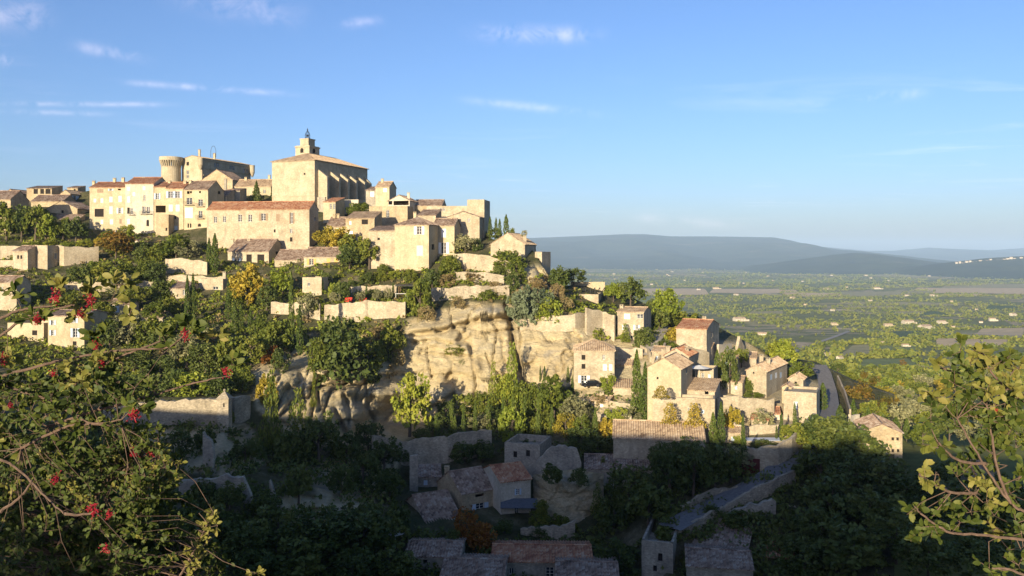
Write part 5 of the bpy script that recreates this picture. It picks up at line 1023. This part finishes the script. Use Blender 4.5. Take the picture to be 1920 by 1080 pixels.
# undergrowth of the slopes: nobody could count it
us = np.random.RandomState(17)
def undergrowth(label, polys, n, smin, smax, mat, seed):
    pxs = us.uniform(-210, 1660, n * 6); pys = us.uniform(400, 1105, n * 6); ok = np.zeros(len(pxs), bool)
    for pl in polys: ok |= inpoly(pxs, pys, pl)
    for pl in ROCK[:1]: ok &= ~inpoly(pxs, pys, pl)
    ok &= fbm(pxs / 37., pys / 22., 0, 3, seed) > .43
    pxs, pys = pxs[ok][:n], pys[ok][:n]; D = Dg_np(pxs, pys); sz = us.uniform(smin, smax, len(pxs)); K_ = 16
    c = np.stack([D * (pxs - 960) / F, D, -D * (pys - HY) / F + sz * .25], 1); c = np.repeat(c, K_, 0); o_ = us.normal(size=(len(c), 3)); o_ /= np.linalg.norm(o_, axis=1)[:, None]; o_[:, 2] = np.abs(o_[:, 2]) * .9 - .1
    c += o_ * (np.repeat(sz, K_) * us.uniform(.4, 1, len(c)))[:, None]; v = leaf_cards(c, np.full(len(c), .42), us)
    lv = np.repeat(np.clip(np.repeat(us.uniform(0, 1, len(pxs)), K_) * .7 + us.uniform(0, .3, len(c)), 0, 1), 4)
    tag(link('undergrowth', np_mesh('undergrowth', v, np.arange(len(c) * 4).reshape(-1, 4), mat, {'lv': lv})), label, 'undergrowth', kind='stuff')
GARD = [[(170,440),(300,440),(420,470),(430,500),(600,482),(640,480),(700,510),(850,470),(920,450),(960,450),(960,520),(600,560),(160,480)], [(-20,425),(170,425),(170,462),(-20,466)], [(-210,470),(120,465),(190,462),(330,480),(420,500),(520,520),(600,560),(610,660),(470,690),(450,742),(-210,760)], [(610,505),(850,500),(860,560),(760,600),(770,680),(620,700),(600,600)], [(850,500),(1040,520),(1110,560),(1110,600),(960,575),(850,560)], [(1110,570),(1260,590),(1330,620),(1250,640),(1110,640)]]
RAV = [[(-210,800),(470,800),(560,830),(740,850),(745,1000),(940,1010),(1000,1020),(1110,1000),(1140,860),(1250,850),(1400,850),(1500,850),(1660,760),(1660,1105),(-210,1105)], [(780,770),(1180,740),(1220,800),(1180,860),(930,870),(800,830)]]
undergrowth('green undergrowth and garden plants between the houses', GARD, 3300, .5, 1.5, G['broad'], 61)
undergrowth('yellow-green weeds and low shrubs on the terraces', GARD, 1300, .3, .9, G['lime'], 62)
undergrowth('dry brown scrub on the slopes', GARD, 900, .3, .9, G['scrub'], 63)
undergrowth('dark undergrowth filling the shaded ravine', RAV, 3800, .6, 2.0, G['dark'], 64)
# woods of the plain: one mass of foliage
ws = np.random.RandomState(3); cen = []; siz = []; lvv = []
NT = 30000
py = 497 + (ws.uniform(0, 1, NT) ** 1.5) * 262; px = ws.uniform(880, 2050, NT); D = np.interp(-py, -_py, _ys); x = D * (px - 960) / F
mask = (fbm(x / 150., D / 260., 0, 4, 41) > 0.485) | (ws.uniform(0, 1, NT) < .06)
FIELDQ = [[(1060,556),(1510,554),(1500,538),(1080,538)], [(1530,558),(1925,555),(1925,532),(1540,545)], [(1395,591),(1472,591),(1472,576),(1415,576)], [(1595,624),(1660,624),(1655,612),(1604,613)], [(1680,642),(1800,640),(1770,616),(1660,619)], [(1790,640),(1925,642),(1925,612),(1785,616)], [(1560,670),(1700,670),(1675,646),(1590,650)], [(1600,693),(1750,695),(1705,670),(1612,670)], [(1815,724),(1925,734),(1925,702),(1825,698)], [(1440,672),(1560,645),(1620,610),(1600,608),(1540,636),(1440,664)]]
for fq in FIELDQ + RANDF: mask &= ~inpoly(px, py, fq)
mask &= D > 420
hx, hy = [], []
for fq in FIELDQ[:9] + RANDF:
    for (xa, ya), (xb, yb_) in zip(fq, fq[1:] + fq[:1]):
        k_ = int(max(abs(xb - xa), abs(yb_ - ya)) / 2.2); t_ = (np.arange(k_) + .5) / max(k_, 1); kp = ws.uniform(0, 1, k_) < .72
        hx += list((xa + (xb - xa) * t_ + ws.uniform(-1, 1, k_))[kp]); hy += list((ya + (yb_ - ya) * t_ + ws.uniform(-.6, .6, k_))[kp])
hd = np.interp(-np.array(hy), -_py, _ys); px = np.concatenate([px, hx]); py = np.concatenate([py, hy]); D = np.concatenate([D, hd]); x = np.concatenate([x, hd * (np.array(hx) - 960) / F]); mask = np.concatenate([mask, np.ones(len(hx), bool)])
x, D = x[mask], D[mask]; hh_ = ws.uniform(3.5, 8.5, len(x)) * np.clip(D / 3000, .75, 1.5); z = zv(x, D)
K = 9
c = np.repeat(np.stack([x, D, z + hh_ * .45], 1), K, 0); off = ws.normal(size=(len(c), 3)); off /= np.linalg.norm(off, axis=1)[:, None]; c += off * np.repeat(hh_, K)[:, None] * np.array([.62, .62, .42])
v = leaf_cards(c, np.repeat(hh_, K) * .62, ws, 0.2, 1.3); lv = np.repeat(np.clip(np.repeat(ws.uniform(0, 1, len(x)), K) * .7 + ws.uniform(0, .3, len(c)), 0, 1), 4)
tag(link('woodland', np_mesh('woodland', v, np.arange(len(c) * 4).reshape(-1, 4), G['broad'], {'lv': lv})), 'scattered woods and orchards covering the plain', 'woodland', kind='stuff')
O1 = ['', 'first', 'second', 'third', 'fourth', 'fifth', 'sixth', 'seventh', 'eighth', 'ninth', 'tenth', 'eleventh', 'twelfth', 'thirteenth', 'fourteenth', 'fifteenth', 'sixteenth', 'seventeenth', 'eighteenth', 'nineteenth']
def ordw(n_): return O1[n_] if n_ < 20 else (['', '', 'twenty', 'thirty', 'forty', 'fifty'][n_ // 10] + '-' + O1[n_ % 10] if n_ % 10 else ['', '', 'twentieth', 'thirtieth', 'fortieth', 'fiftieth'][n_ // 10])
# farmhouses on the plain
FH = [(1386,603,26),(1563,608,12),(1665,610,18),(1702,605,24),(1734,613,28),(1765,605,18),(1786,612,10),(1839,603,8),(1860,600,14),(1899,592,14),(1429,634,20),(1550,666,14),(1574,671,14),(1636,697,20),(1671,719,26),(1726,713,14),(1607,643,10),(1655,647,8),(1697,653,14),(1507,666,8),(1486,558,12),(1549,542,13),(1642,542,18),(1749,557,12),(1700,556,8),(1342,541,14),(1510,573,7),(1561,584,9),(1632,567,8),(1784,567,6),(1587,539,6),(1623,519,8),(1831,581,7),(1380,553,10),(1310,545,8),(1440,520,6),(1480,512,6),(1505,527,6),(1812,716,14),(1790,700,12),(1880,745,18)]
fr2 = random.Random(9)
for k in range(26): FH.append((fr2.uniform(1120, 1400), fr2.uniform(498, 512), fr2.uniform(3, 5)))
for k in range(24): FH.append((fr2.uniform(1080, 1900), fr2.uniform(505, 535), fr2.uniform(3.5, 6)))
FH.sort(key=lambda q: (q[1] // 40, q[0])); bandn = defaultdict(int)
BAND = ['at the foot of the mountains', 'on the far plain', 'in the middle of the plain', 'on the near plain', 'below the village slope', 'below the village slope', 'below the village slope']
for (px, py, wp) in FH:
    p = valley(px, py); D = p.y; s = D / F; wd = wp * s * .8; dp = wd * .6; h = min(6.0, wd * .42); rise = dp * .22; yaw = fr2.uniform(-.5, .5) + .2; bi = int((py - 480) // 40)
    o = empty('farmhouse', p); o.rotation_euler = (0, 0, yaw); q = MB(); q.box((-wd / 2, -dp / 2, -2), (wd, 0, 0), (0, dp, 0), (0, 0, h + 2)); q.add([(-wd / 2, -dp / 2, h), (-wd / 2, dp / 2, h), (-wd / 2, 0, h + rise)], [(0, 2, 1)]); q.add([(wd / 2, -dp / 2, h), (wd / 2, dp / 2, h), (wd / 2, 0, h + rise)], [(0, 1, 2)])
    if wp > 11: q.box((wd / 2 - .003, -dp * .35, -2), (wd * .4, 0, 0), (0, dp * .6, 0), (0, 0, h * .65 + 2))
    q.build('wall', M['white'] if fr2.random() < .6 else M['cream'], o)
    r_ = MB(); ov = .4
    for s_ in (-1, 1): r_.box((-wd / 2 - ov, s_ * (dp / 2 + ov), h - ov * .44 + .02), (wd + 2 * ov, 0, 0), (0, -s_ * (dp / 2 + ov), rise + ov * .44), (0, 0, .22))
    if wp > 11: r_.box((wd / 2, -dp * .35 - ov, h * .65 + .02), (wd * .4 + ov, 0, -.3), (0, dp * .6 + 2 * ov, 0), (0, 0, .2))
    r_.build('roof', M['t_pale'], o)
    if wp > 9:
        for i in range(3):
            u = -wd / 2 + wd * (i + .7) / 3.6; w_ = MB(); w_.box((u, -dp / 2 - .03, h * .35), (wd * .05, 0, 0), (0, .028, 0), (0, 0, h * .3)); w_.build('window', M['glass'], o)
    bi = min(bi, 4); bandn[bi] += 1; n_ = bandn[bi]
    tag(o, 'pale farmhouse %s, %s from the left' % (BAND[max(0, min(bi, 6))], ordw(n_)), 'farmhouse', 'farmhouses scattered over the plain')
hr = random.Random(4)
for k in range(20):
    px = 1790 + 128 * (k + .5) / 20; D = 7450; py = np.interp(px, [1780, 1850, 1900, 1980], [496, 489, 486, 484]) + hr.uniform(-2, 3); p = P(px, py, D); wd = hr.uniform(16, 30)
    q = MB(); q.box((-wd / 2, -6, -30), (wd, 0, 0), (0, 12, 0), (0, 0, 30 + hr.uniform(8, 14))); o = empty('hill_village_house', p); q.build('wall', M['white'], o); z1 = q.v[4][2]
    r_ = MB(); r_.add([(-wd / 2 - 1, -7, z1 + .2), (wd / 2 + 1, -7, z1 + .2), (wd / 2 + 1, 0, z1 + 3.5), (-wd / 2 - 1, 0, z1 + 3.5), (-wd / 2 - 1, 7, z1 + .2), (wd / 2 + 1, 7, z1 + .2)], [(0, 1, 2, 3), (3, 2, 5, 4)]); r_.build('roof', M['t_pale'], o)
    tag(o, 'tiny pale house of the far right hill village, %s from the left' % ordw(k + 1), 'house', 'houses of the far hilltop village')
# ------------------------------------------------------------------ garden furniture, vehicle, pool
def cushion(px, lab):
    c = ground(px, 567); o = empty('garden_lounger', c); q = MB(); q.box((-.9, -.5, .15), (1.8, 0, 0), (0, 1.0, 0), (0, 0, .3)); q.build('seat', M['red'], o)
    q = MB(); q.add([(-.9, .3, .453), (.9, .3, .453), (.9, .65, 1.15), (-.9, .65, 1.15), (-.9, .5, .453), (.9, .5, .453), (.9, .85, 1.1), (-.9, .85, 1.1)], [(0, 1, 2, 3), (5, 4, 7, 6), (3, 2, 6, 7), (0, 3, 7, 4), (1, 5, 6, 2), (0, 4, 5, 1)]); q.build('backrest', M['red'], o)
    for x in (-.8, .7):
        for y in (-.45, .35): q = MB(); q.box((x, y, -.6), (.1, 0, 0), (0, .1, 0), (0, 0, .747)); q.build('leg', M['wood'], o)
    tag(o, lab, 'lounger', 'red loungers on the terrace')
M['red'] = mat_plain('red_fabric', (0.55, 0.05, 0.03), .8, .1)
cushion(653, 'red garden lounger on the terrace wall, the left one'); cushion(680, 'red garden lounger on the terrace wall, the right one')
c = ground(765, 556); o = empty('pergola', c); tag(o, 'dark-roofed pergola on posts above the terrace wall', 'pergola')
for x in (-2.2, 2.0):
    for y in (-1.4, 1.4): q = MB(); q.box((x, y, -.6), (.18, 0, 0), (0, .18, 0), (0, 0, 3.2)); q.build('post', M['wood'], o)
q = MB(); q.box((-3, -2, 2.603), (6, 0, .1), (0, 4, .25), (0, 0, .16)); q.build('roof', M['iron'], o)
c = ground(752, 560); o = empty('garden_table', c); tag(o, 'white garden table under the edge of the dark pergola', 'table')
q = MB(); q.box((-1.4, -.6, 1.2), (2.8, 0, 0), (0, 1.2, 0), (0, 0, .1)); q.build('tabletop', M['frame'], o)
for x in (-1.3, 1.2):
    for y in (-.5, .4): q = MB(); q.box((x, y, -.6), (.1, 0, 0), (0, .1, 0), (0, 0, 1.797)); q.build('leg', M['frame'], o)
# parked car by the cliff-foot house
c = ground(1106, 726) + Vector((0, -1.5, .35)); o = empty('parked_car', c); tag(o, 'black car parked in front of the cliff-foot house', 'car'); o.rotation_euler = (0, 0, .15)
M['car'], _t, _b = base_mat('black_car_paint', .25); _b.inputs['Base Color'].default_value = (.012, .012, .014, 1); _b.inputs['Specular IOR Level'].default_value = .5
q = MB(); pr = [(-2.1, .3), (-2.1, .75), (-1.3, .92), (-.7, 1.42), (.9, 1.45), (1.6, .98), (2.1, .85), (2.15, .3)]
for s_ in (0,): q.add([(x, -.85, z) for x, z in pr] + [(x, .85, z) for x, z in pr], [tuple(range(8))[::-1], tuple(range(8, 16))] + [(i, (i + 1) % 8, 8 + (i + 1) % 8, 8 + i) for i in range(8)]); q.build('body', M['car'], o)
q = MB(); q.quad((-.65, -.856, .98), (.85, -.856, .98), (.8, -.856, 1.38), (-.6, -.856, 1.36)); q.build('side_window', M['glass'], o)
for x in (-1.35, 1.35):
    for y in (-.86, .7): q = MB(); q.tube([(x, y, .32), (x, y + .18, .32)], .33, 14); q.build('wheel', M['iron'], o)
# swimming pool under a pale cover
c = ground(1436, 828); q = MB(); q.box((-4, -1.2, -1), (8.4, 0, 0), (0, 3.2, 0), (0, 0, 1.35)); pe = q.build('pool', M['pale']); pe.location = c; tag(pe, 'swimming pool with a pale blue cover beside the cypresses', 'pool')
M['cover'] = mat_plain('pool_cover', (.50, .56, .66), .4, .05); q = MB(); q.box((-3.7, -.9, .353), (7.8, 0, 0), (0, 2.6, 0), (0, 0, .05)); q.build('cover', M['cover'], pe)
def parasol(px, py, d, lab, r=1.4, h=2.3):
    c = P(px, py, d); o = empty('parasol', c); tag(o, lab, 'parasol'); q = MB(); q.tube([(0, 0, -.5), (0, 0, h)], .04, 6); q.build('pole', M['frame'], o)
    q = MB(); n = 10; q.add([(r * math.cos(6.283 * k / n), r * math.sin(6.283 * k / n), h - .5) for k in range(n)] + [(0, 0, h + .1)], [(k, (k + 1) % n, n) for k in range(n)]); q.build('canopy', M['frame'], o)
parasol(741, 1022, 127, 'white parasol under the dark trees of the ravine'); parasol(1311, 706, 176, 'pale grey awning parasol on the spur terrace', 2.2)
# slate porch of the white shaded house
q = MB(); c = P(972, 945, 143.5); q.box(c + Vector((-3, -1.2, -.4)), (6.2, 0, 0), (0, 2.4, .9), (0, 0, .12)); M['slate'] = mat_plain('slate', (.10, .105, .115), .7, .2); q.build('porch_roof', M['slate'], WSH['root'], WSH['org'])
# garage door by the road
c = P(1414, 873, Dg(1414, 884) - .15); q = MB(); q.box(c + Vector((-2.1, -.2, -1.3)), (4.2, 0, 0), (0, .18, 0), (0, 0, 2.5)); M['garage'] = mat_plain('dark_red_door', (.10, .025, .02), .6, .15); q.build('garage_door', M['garage'], bpy.data.objects['road_wall'])
# stage seats of the terrace theatre
for k in range(5):
    c = P(1092 + 9 * k, 546, 220); q = MB()
    q.tube([c + Vector((-.6, 0, -1.2)), c + Vector((.9, 1.2, .9))], .09, 5); q.tube([c + Vector((.9, 1.2, .9)), c + Vector((.9, 1.2, -1.3))], .09, 5); q.tube([c + Vector((-.6, 0, -1.2)), c + Vector((.9, 1.2, -1.2))], .08, 5)
    tag(q.build('scaffold_frame', M['iron']), 'dark steel scaffold frame on the stage terrace, %s from the left' % ordw(k + 1), 'scaffold', 'scaffold frames on the stage terrace')
# ------------------------------------------------------------------ shrubs at the photographer's feet
def leaf_proto(name, mat, L=1.0, Wd=.55):
    pts = []; uv = []
    prof = [(0, .05), (.2, .6), (.5, 1), (.8, .7), (1, .04)]
    for (t_, w_) in prof:
        for s_ in (-1, 0, 1): pts.append((s_ * Wd / 2 * w_, t_ * L, -.10 * L * (t_ - .4) ** 2 * 2 + (.07 * L * abs(s_) * w_)))
    f = [(i * 3 + k, i * 3 + k + 1, i * 3 + k + 4, i * 3 + k + 3) for i in range(4) for k in range(2)]
    return np.array(pts), np.array(f)
LV, LF = leaf_proto('leaf', None)
M['l_green'] = mat_leaf('shrub_leaf', [(0.04, 0.06, 0.010), (0.085, 0.105, 0.018), (0.16, 0.165, 0.03)], .3)
M['l_gold_sun'] = mat_leaf('golden_sunlit_leaf', [(0.12, 0.125, 0.025), (0.20, 0.19, 0.04), (0.29, 0.24, 0.065)], .3)  # golden leaves; the sunlit look of the shrubs is also put into this colour
M['l_shade'] = mat_leaf('shaded_shrub_leaf', [(0.03, 0.045, 0.01), (0.055, 0.075, 0.015), (0.10, 0.12, 0.022)], .2)  # shade within the shrubs put into a darker leaf colour
M['twig'] = mat_plain('twig_bark', (0.13, 0.085, 0.06), .85, .3, 60)
M['berry'] = mat_plain('red_berries', (0.30, 0.02, 0.03), .4, .3, 40)
LEAFME = {}
for k in ('l_green', 'l_gold_sun', 'l_shade'):
    LEAFME[k] = [np_mesh('leaf', LV * np.array([w_, 1, 1]), LF, M[k], {'lv': np.full(len(LV), q)}, smooth=True) for q, w_ in ((.1, 1.0), (.35, 1.15), (.6, .9), (.9, 1.05))]
def shrub(label, name, branches, clusters, seed, max_obj=300, berries=()):
    """branches: pixel polylines (px, py, metres); clusters: (px, py, radius px, count, metres, leaf px, material)"""
    r = random.Random(seed); org = P(*branches[0][0]); root = empty(name, org); tag(root, label, 'shrub')
    pts = []
    for br in branches:
        q = MB(); pl = [P(*b_) for b_ in br]; fine = []
        for i in range(len(pl) - 1):      # smooth curve through the points
            p0, p1, p2, p3 = pl[max(i - 1, 0)], pl[i], pl[i + 1], pl[min(i + 2, len(pl) - 1)]
            for k in range(7):
                t_ = k / 7; fine.append(.5 * ((2 * p1) + (p2 - p0) * t_ + (2 * p0 - 5 * p1 + 4 * p2 - p3) * t_ ** 2 + (3 * p1 - p0 - 3 * p2 + p3) * t_ ** 3) + Vector((r.uniform(-1, 1), r.uniform(-1, 1), r.uniform(-1, 1))) * .0015)
        fine.append(pl[-1]); n = len(fine); rad0 = .0034 * fine[0].y / 2.4
        q.tube([p - org for p in fine], [rad0 * (1 - .75 * i / n) + .0012 for i in range(n)], 6); q.build('branch', M['twig'], root); pts += fine
    stuff = {k: [] for k in LEAFME}; nobj = 0; tw = MB(); total = sum(c[3] for c in clusters)
    allleaf = []
    for (cx, cy, rad, cnt, D, lp, mk) in clusters:
        c0 = P(cx, cy, D); near = min(pts, key=lambda p: (p - c0).length)
        if (near - c0).length < 1.2:
            mid = near.lerp(c0, .5) + Vector((r.uniform(-1, 1), 0, r.uniform(-1, 1))) * .03
            tw.tube([near - org, mid - org, c0 - org], [.0015, .0012, .0008], 4)
        ns = max(1, cnt // 7); rw = rad * D / F
        for s_ in range(ns):       # sprigs
            dirv = Vector((r.gauss(0, 1), r.gauss(0, .6), r.gauss(.25, .9))).normalized(); ln = rw * r.uniform(.5, 1.05); tip = c0 + dirv * ln
            tw.tube([c0 - org, c0.lerp(tip, .5) - org, tip - org], [.0008, .0007, .0005], 3)
            for k in range(7):
                p = c0.lerp(tip, .25 + .8 * k / 7); size = lp * D / F * r.uniform(.7, 1.25)
                d2 = (dirv * .5 + Vector((r.gauss(0, 1), r.gauss(0, .7), r.gauss(.1, .8))).normalized()).normalized()
                nrm = Vector((r.gauss(-.25, .6), r.gauss(-.9, .5), r.gauss(.45, .5))); xax = d2.cross(nrm).normalized(); zax = xax.cross(d2)
                allleaf.append((p - org, xax, d2, zax, size, mk, lp * size))
    allleaf.sort(key=lambda q: -q[4] / (q[0] + org).y)
    for i, (p, xa, ya, za, size, mk, _) in enumerate(allleaf):
        if i < max_obj:
            o = link('leaf', LEAFME[mk][i % 4], root); o.matrix_local = Matrix(((xa.x * size, ya.x * size, za.x * size, p.x), (xa.y * size, ya.y * size, za.y * size, p.y), (xa.z * size, ya.z * size, za.z * size, p.z), (0, 0, 0, 1)))
        else:
            R_ = np.array([[*xa], [*ya], [*za]]); stuff[mk].append((LV * size) @ R_ + np.array([*p]))
    for mk, lst in stuff.items():
        if not lst: continue
        v = np.concatenate(lst); f = np.concatenate([LF + i * len(LV) for i in range(len(lst))]); lv = np.repeat(np.random.RandomState(seed).uniform(0, 1, len(lst)), len(LV))
        o = link('foliage', np_mesh('foliage', v, f, M[mk], {'lv': lv}, smooth=True), root); o['kind'] = 'stuff'
    if tw.v: tw.build('twig', M['twig'], root)['kind'] = 'stuff'
    for (px, py, D, rp) in berries:
        q = MB(); c0 = P(px, py, D); rw = rp * D / F * .7
        for k in range(46):
            d_ = Vector((r.gauss(0, .75), r.gauss(0, .6), r.gauss(0, .9))) * rw * .5; b0 = c0 + d_; rb = rw * r.uniform(.10, .16)
            ring = [b0 + Vector((rb * math.cos(a_), 0, rb * math.sin(a_))) for a_ in (0, 1.57, 3.14, 4.71)]
            q.add([x - org for x in ring] + [b0 + Vector((0, rb, 0)) - org, b0 - Vector((0, rb, 0)) - org], [(0, 1, 4), (1, 2, 4), (2, 3, 4), (3, 0, 4), (1, 0, 5), (2, 1, 5), (3, 2, 5), (0, 3, 5)])
            if k % 3 == 0: q.tube([c0 - org, b0 - org], .0007, 3)
        q.build('berry_cluster', M['berry'], root)
    return root
rr2 = random.Random(12)
# left: wild pistachio with red fruit
LB = [[(-60,840,2.6),(0,862,2.6),(31,878,2.6),(78,924,2.55),(119,963,2.5)], [(-60,700,2.8),(41,735,2.8),(98,753,2.75),(166,792,2.7),(228,787,2.65)], [(-50,720,3.0),(60,690,2.9),(119,675,2.9),(223,657,2.8),(311,652,2.8),(342,631,2.75)], [(90,800,2.9),(180,770,2.85),(275,745,2.8),(332,727,2.8),(404,709,2.75)], [(-40,615,2.7),(0,598,2.7),(36,582,2.7),(90,574,2.7),(140,572,2.7)],
      [(-30,650,2.9),(0,631,2.9),(52,593,2.85),(110,578,2.8),(180,565,2.75)], [(40,840,2.8),(100,810,2.75),(150,795,2.7),(228,800,2.7)], [(120,740,2.8),(165,700,2.8),(235,665,2.8),(300,640,2.8)], [(0,960,2.4),(40,930,2.4),(60,900,2.4)], [(120,963,2.5),(150,965,2.5),(180,960,2.5)], [(280,1150,3.0),(330,1090,3.0),(370,1020,3.0),(400,960,3.0)], [(60,1150,3.0),(120,1000,3.1),(180,930,3.1),(260,860,3.1),(300,850,3.1)]]
LC = []
for (x, y, D) in [(105,548,2.7),(165,560,2.75),(345,620,2.75),(425,690,2.75),(180,640,2.8),(190,680,2.8),(60,600,2.7),(5,670,2.7),(250,770,2.65),(240,580,2.8),(215,540,2.8),(140,590,2.75),(20,560,2.7),(395,640,2.8),(300,640,2.8)]:
    LC.append((x + 8, y - 6, 30, 28, D, 19, rr2.choice(['l_green', 'l_gold_sun', 'l_green'])))
for _ in range(34):
    x = rr2.uniform(-20, 210); y = rr2.uniform(670, 870); LC.append((x, y, 34, 28, rr2.uniform(2.6, 3.1), 15, rr2.choice(['l_green', 'l_shade', 'l_gold_sun', 'l_green'])))
for _ in range(30): LC.append((rr2.uniform(200, 315), rr2.uniform(825, 905), 26, 28, rr2.uniform(3.0, 3.2), 11, rr2.choice(['l_green', 'l_gold_sun', 'l_green'])))
for _ in range(260):
    x = rr2.uniform(-30, 335); y = rr2.uniform(840, 1100); 
    if x > 250 and y < 900: continue
    LC.append((x, y, 38, 28, rr2.uniform(3.0, 3.5), 13, rr2.choice(['l_shade', 'l_green', 'l_shade'])))
for (x, y) in [(400,960),(408,985),(392,1000),(385,975),(372,1020),(360,1050),(345,1040),(370,1065),(350,1075),(478,1075),(380,1045)]: LC.append((x, y, 18, 21, 3.0, 11, 'l_gold_sun'))
for _ in range(40): LC.append((rr2.uniform(310, 420), rr2.uniform(990, 1100), 32, 21, rr2.uniform(3.1, 3.4), 11, 'l_shade'))
BER = [(105,556,2.66,20),(168,562,2.72,18),(150,590,2.72,14),(348,626,2.7,17),(425,697,2.7,16),(180,648,2.76,15),(190,684,2.76,16),(70,600,2.66,16),(4,675,2.66,17),(250,776,2.6,20),(250,846,3.0,15),(286,850,3.0,15),(175,955,2.45,22),(205,965,2.45,14),(198,1028,2.45,15),(104,900,2.5,16),(100,700,2.75,12),(20,760,2.75,12)]
for _ in range(90): LC.append((rr2.uniform(-20, 330), rr2.uniform(850, 1095), 30, 28, rr2.uniform(2.8, 3.2), 10, rr2.choice(['l_green', 'l_gold_sun', 'l_shade'])))
for _ in range(130): LC.append((rr2.uniform(-20, 300), rr2.uniform(700, 1095), 34, 28, rr2.uniform(2.65, 3.1), 11, rr2.choice(['l_green', 'l_shade', 'l_shade'])))
shrub('wild shrub with red berry clusters filling the lower left corner', 'berry_shrub', LB, LC, 3, 300, BER)
RB = [[(1990,1010,2.3),(1930,965,2.3),(1894,943,2.3),(1850,880,2.3),(1821,831,2.3),(1795,785,2.3)], [(1850,870,2.3),(1800,864,2.28),(1768,840,2.26),(1756,825,2.25)], [(1830,925,2.35),(1784,923,2.32),(1731,897,2.3),(1725,888,2.3)], [(1950,1020,2.3),(1906,1010,2.3),(1821,1002,2.28),(1780,998,2.26),(1735,970,2.25),(1715,950,2.25)], [(1990,800,2.4),(1905,740,2.4),(1860,700,2.4),(1840,655,2.4)], [(1990,760,2.5),(1880,720,2.5),(1800,700,2.5),(1760,690,2.5)], [(1894,943,2.3),(1870,880,2.3),(1860,820,2.3),(1850,760,2.35)], [(1960,1100,2.2),(1900,1070,2.2),(1860,1065,2.2)]]
RC = []
for (x, y, n_, s_) in [(1760,835,35,21),(1745,780,28,20),(1770,750,28,20),(1790,720,28,19),(1750,735,28,18),(1735,895,28,18),(1725,960,28,19),(1750,985,35,18),(1715,1000,14,24),(1780,1000,28,17),(1780,940,28,17),(1820,960,28,17),(1840,900,28,17),(1870,990,28,16),(1800,870,21,17),(1840,660,28,20),(1820,690,35,19),(1860,690,35,19),(1890,670,28,18),(1800,660,14,22),(1770,690,14,20),(1850,730,35,18),(1890,730,42,18),(1910,780,42,18),(1860,790,42,18),(1820,780,35,18),(1890,840,42,18),(1910,900,35,17),(1870,870,28,17),(1910,690,28,18),(1820,740,35,18),(1790,790,28,18),(1760,890,14,17),(1900,960,28,16),(1915,1000,28,16),(1855,1065,21,18),(1885,1070,28,16),(1910,1060,28,16),(1850,940,28,16),(1880,780,42,17),(1840,830,35,17),(1915,740,35,17),(1760,960,21,16),(1800,980,28,15),(1700,965,7,16)]:
    RC.append((x, y, 30, n_, 2.3 + rr2.uniform(-.05, .12), s_ * .88, rr2.choice(['l_green', 'l_gold_sun', 'l_green', 'l_shade'] if y < 800 else ['l_green', 'l_gold_sun', 'l_green'])))
for _ in range(24): RC.append((rr2.uniform(1775, 1935), rr2.uniform(665, 930), 34, 21, rr2.uniform(2.35, 2.6), 15, rr2.choice(['l_shade', 'l_green', 'l_gold_sun'])))
for _ in range(6): RC.append((rr2.uniform(1850, 1935), rr2.uniform(930, 1010), 30, 21, rr2.uniform(2.35, 2.6), 15, rr2.choice(['l_shade', 'l_green'])))
shrub('sunlit shrub branch with rounded leaves reaching in from the right', 'leafy_branch', RB, RC, 8, 300, [(1869,769,2.28,6)])

# unseen bushes added left of the viewpoint to shade the lower berry shrub
for lab, (bx, by), wd_, ht_b, kd in (('added unseen evergreen shade bush left of the viewpoint', (-3.7, -.7), 2.5, 1.75, 'dbush'), ('second added unseen evergreen shade bush further left of the viewpoint', (-5.6, -.2), 2.8, 1.75, 'dbush'), ('added unseen leafy shade bush at the edge left of the viewpoint', (-4.8, -1.8), 2.4, 1.8, 'bush')):
    o = empty('bush', (bx, by, -1.8)); ht_b *= 1.1; c_ = link('crown', crown(kd, int(bx * 3) % 4), o); c_.scale = (wd_, wd_, ht_b); t_ = link('stem', TRUNK[0], o); t_.scale = (1.2, 1.2, ht_b * .7); tag(o, lab, 'bush')
# ------------------------------------------------------------------ the air
hz = MB(); hz.box((-57500, -4000, -260), (115000, 0, 0), (0, 35000, 0), (0, 0, 690)); ho = hz.build('haze', None); ho['kind'] = 'stuff'; ho['label'] = 'thin blue haze over the plain'
hm = bpy.data.materials.new('haze'); hm.use_nodes = True; ht_ = hm.node_tree; ht_.nodes.remove(ht_.nodes['Principled BSDF']); pv = N(ht_, 'ShaderNodeVolumePrincipled')
pv.inputs['Color'].default_value = (0.52, 0.73, 1.0, 1); pv.inputs['Density'].default_value = 4.8e-5; pv.inputs['Anisotropy'].default_value = -0.1
ht_.links.new(pv.outputs[0], ht_.nodes['Material Output'].inputs['Volume']); ho.data.materials.append(hm); ho.display_type = 'WIRE'
